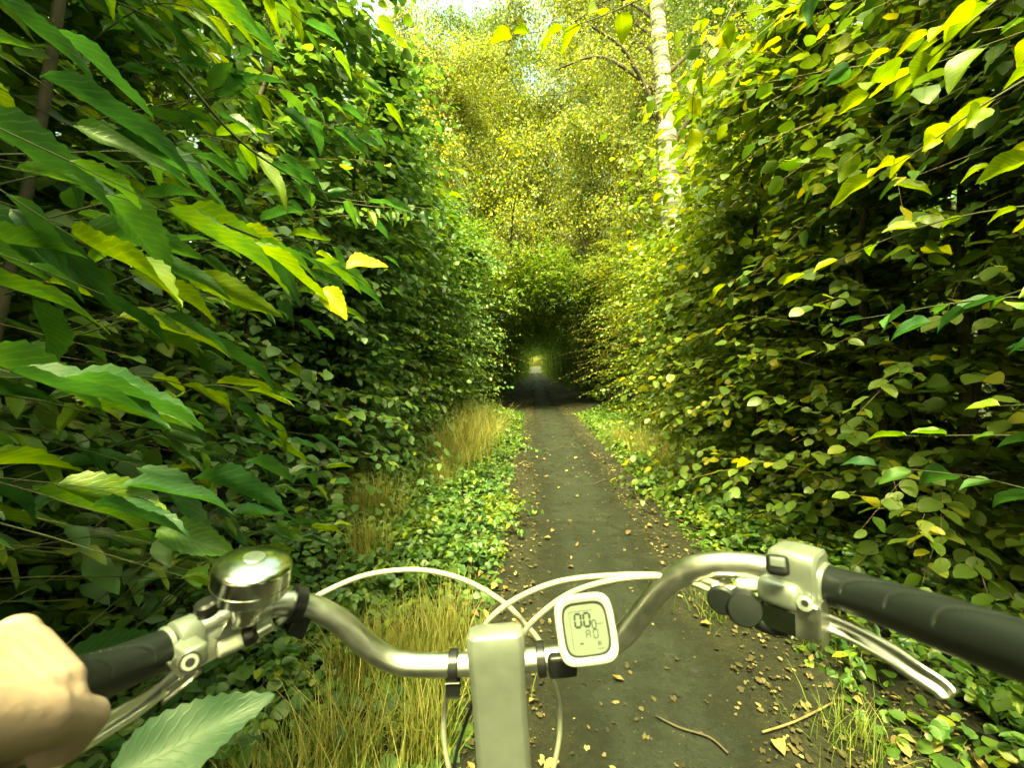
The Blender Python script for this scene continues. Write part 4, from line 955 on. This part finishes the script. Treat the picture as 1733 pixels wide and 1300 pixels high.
# right shifter housing
rc = P(1345, 968, .392); t_, u2, v2 = perp(tr_)
sh = bpart('shifter_housing', loft(rc - tr_ * 0 + u2 * .002, v2, u2, t_, [(.0175, .0185, -.021), (.020, .021, -.019), (.021, .022, 0), (.020, .021, .012), (.017, .0175, .017)]), M_silverp)
sh.matrix_parent_inverse = Matrix.Translation(bike.location).inverted()
tocam = (Vector((0, 0, CAM_H)) - rc).normalized()
ax1, ax2 = tr_ * -1, (Vector((0, 0, 1)) - tr_ * tr_.z).normalized(); ax3 = ax1.cross(ax2)
bpart('shifter_block', rbox(P(1322, 1002, .385), (ax1, ax2, ax3), (.018, .012, .013), .7, 5), M_silverp)
kb = P(1316, 957, .369)
kz = (Vector((0, 0, CAM_H)) - kb).normalized(); kx = Vector((.96, .1, -.18)); kx = (kx - kz * kx.dot(kz)).normalized(); ky = kz.cross(kx)
bpart('shift_button', rbox(kb, (kx, ky, kz), (.0088, .0085, .006), .75, 6), M_black)
bpart('button_cap', rbox(kb + kz * .0052 + ky * .0022, (kx, ky, kz), (.006, .0042, .0022), .8, 4), M_greyp)
bpart('shifter_base', lathe([(.004, -.012), (.0135, -.011), (.016, -.006), (.016, .006), (.0135, .011), (.004, .012)], P(1258, 1028, .40), (-.35, -.9, .25), 32), M_rubber)
bpart('shifter_lever', rbox(P(1316, 1040, .385), (ax1, ax2, ax3), (.0125, .0055, .009), .8, 5), M_chrome)
bpart('shifter_cap', lathe([(.011, -.004), (.013, -.002), (.013, .002), (.011, .004), (.003, .0045)], P(1222, 1016, .405), (-.5, -.9, .1), 28), M_rubber)
bpart('shifter_arm', tube(catmull([P(1268, 1040, .398), P(1300, 1058, .39), P(1335, 1062, .383), P(1360, 1056, .378)], 5), [.008] * 16, 12), M_rubber)
bpart('lever_pivot', rbox(P(1372, 1045, .37), perp(tr_), (.011, .016, .009), .4, 3), M_silver)
bpart('pivot_bolt', lathe([(.006, 0), (.006, .004), (.003, .0045), (.003, .002), (.001, .002)], P(1362, 1022, .366), (Vector((0, 0, CAM_H)) - P(1362, 1022, .366)), 20), M_silverp)
bpart('socket_shade', lathe([(.0028, 0), (.0028, .0012), (.001, .0012)], P(1362, 1022, .366) + (Vector((0, 0, CAM_H)) - P(1362, 1022, .366)).normalized() * .0025, (Vector((0, 0, CAM_H)) - P(1362, 1022, .366)), 6), M_black, smooth=False)  # dark disc standing in for shade in the pivot bolt's recess
bpart('cable_adjuster', lathe([(.006, 0), (.0072, .002), (.0072, .012), (.0085, .014), (.0085, .022), (.005, .025)], P(1250, 1005, .415), P(1195, 1000, .43) - P(1250, 1005, .415), 18), M_silver)
bpart('cable_adjuster', lathe([(.005, 0), (.006, .002), (.006, .018), (.004, .020)], P(1285, 992, .41), P(1215, 988, .425) - P(1285, 992, .41), 18), M_white)
toR = (Vector((0, 0, CAM_H)) - P(1500, 1110, .34)).normalized()
blade([P(1392, 1050, .372), P(1440, 1070, .362), P(1500, 1103, .35), P(1550, 1137, .338), P(1590, 1163, .328), P(1607, 1182, .322)], .0085, .0075, .0042, toR, M_silver, 'brake_lever')
# cables
cab = lambda pts, r=.0032, m=M_cable: bpart('cable', tube(catmull([P(*p) for p in pts], 10), r, 12), m, autos=False)
cab([(470, 1055, .43), (505, 1032, .47), (545, 1005, .50), (620, 974, .52), (705, 965, .53), (780, 980, .53), (845, 1015, .53), (885, 1052, .53), (918, 1095, .53), (935, 1150, .53), (946, 1190, .54), (947, 1245, .54), (936, 1305, .54), (925, 1360, .54)])
cab([(1205, 1000, .43), (1165, 985, .45), (1110, 974, .47), (1030, 975, .49), (950, 984, .50), (885, 1008, .505), (835, 1042, .51), (800, 1090, .52), (765, 1150, .53), (753, 1200, .54), (752, 1255, .54), (762, 1310, .54), (775, 1360, .54)])
cab([(1215, 990, .425), (1170, 978, .45), (1100, 976, .465), (1030, 984, .475), (965, 1005, .485), (915, 1040, .49), (885, 1075, .50), (865, 1130, .53), (860, 1200, .56), (862, 1290, .56)])
cab([(800, 1190, .52), (788, 1225, .52), (775, 1265, .52), (766, 1310, .52)], .0022, M_black)

# ------------------------------------------------------------------ rider's hand and forearm
per = empty('person', P(60, 1200, .27)); per.location.z = 0
tag(per, "rider reduced to a bare left hand gripping the black handlebar grip at the left edge", 'person')
ga = (BAR[1] - BAR[0]).normalized(); _, gu, gr = perp(ga)          # forward, up, and sideways
if gr.x < 0: gr = -gr
O = BAR[1] - ga * .036
def H(a, r, u): return O + ga * a + gr * r + gu * u
import bmesh
bmh = bmesh.new()
def cap_(p, q, r0, r1, n=9):
    for i in range(n + 1):
        f = i / n; c = p.lerp(q, f); r = r0 + (r1 - r0) * f
        bmesh.ops.create_icosphere(bmh, subdivisions=2, radius=r, matrix=Matrix.Translation(c))
W_ = H(-.105, .006, .022)
for i, (a, rk, ln) in enumerate([(-.002, .0105, 1.0), (-.0225, .0108, 1.06), (-.0425, .0102, 1.0), (-.0605, .0090, .88)]):
    mc = H(a - .004, -.022, .036 - .003 * i); pip = H(a, -.042 * ln, .010); dip = H(a + .001, -.034 * ln, -.017); tip = H(a + .002, -.010, -.0295)
    cap_(H(-.095, .016 - .012 * i, .020), mc, .0145, rk * 1.28, 14)
    cap_(H(-.085, .012 - .010 * i, .0345), mc + gu * .0105, .0032, .0042, 16); cap_(mc + gu * .003, mc + gu * .0032, rk * 1.3, rk * 1.3, 1)
    cap_(mc, pip, rk * 1.2, rk * 1.02); cap_(pip, dip, rk * 1.02, rk * .92); cap_(dip, tip, rk * .92, rk * .82)
cap_(H(-.085, .024, .012), H(-.045, .032, .002), .0190, .0170); cap_(H(-.045, .032, .002), H(-.010, .034, -.010), .0165, .0128)
cap_(H(-.010, .034, -.010), H(.002, .020, -.028), .0128, .0098); cap_(H(.002, .020, -.028), H(.004, .006, -.032), .0098, .0085)
for k in range(6):
    f = k / 5; cap_(H(-.026 - .05 * f, .029, .004), H(-.010 - .062 * f, -.010, .032), .0135, .0130, 10); cap_(H(-.022 - .05 * f, .024, .014), H(-.006 - .062 * f, -.012, .032), .0125, .0130, 10)
cap_(W_, H(-.175, .012, -.004), .0265, .029, 8); cap_(W_ + gr * .012, H(-.175, .030, -.004), .023, .026, 8)
cap_(H(-.175, .020, -.004), H(-.36, .06, -.085), .032, .042, 10)
mh = bpy.data.meshes.new('hand_and_forearm'); bmh.to_mesh(mh); bmh.free(); mh.materials.append(M_skin)
ho = bpy.data.objects.new('hand_and_forearm', mh); COL.objects.link(ho)
md = ho.modifiers.new('r', 'REMESH'); md.mode = 'VOXEL'; md.voxel_size = .0022; md.use_smooth_shade = True
m2 = ho.modifiers.new('s', 'SMOOTH'); m2.factor = .5; m2.iterations = 6
dg = bpy.context.evaluated_depsgraph_get(); me2 = bpy.data.meshes.new_from_object(ho.evaluated_get(dg)); ho.modifiers.clear(); ho.data = me2
me2.polygons.foreach_set('use_smooth', np.ones(len(me2.polygons), dtype=bool))
if not me2.materials: me2.materials.append(M_skin)
ho.parent = per; ho.matrix_parent_inverse = Matrix.Translation(per.location).inverted()
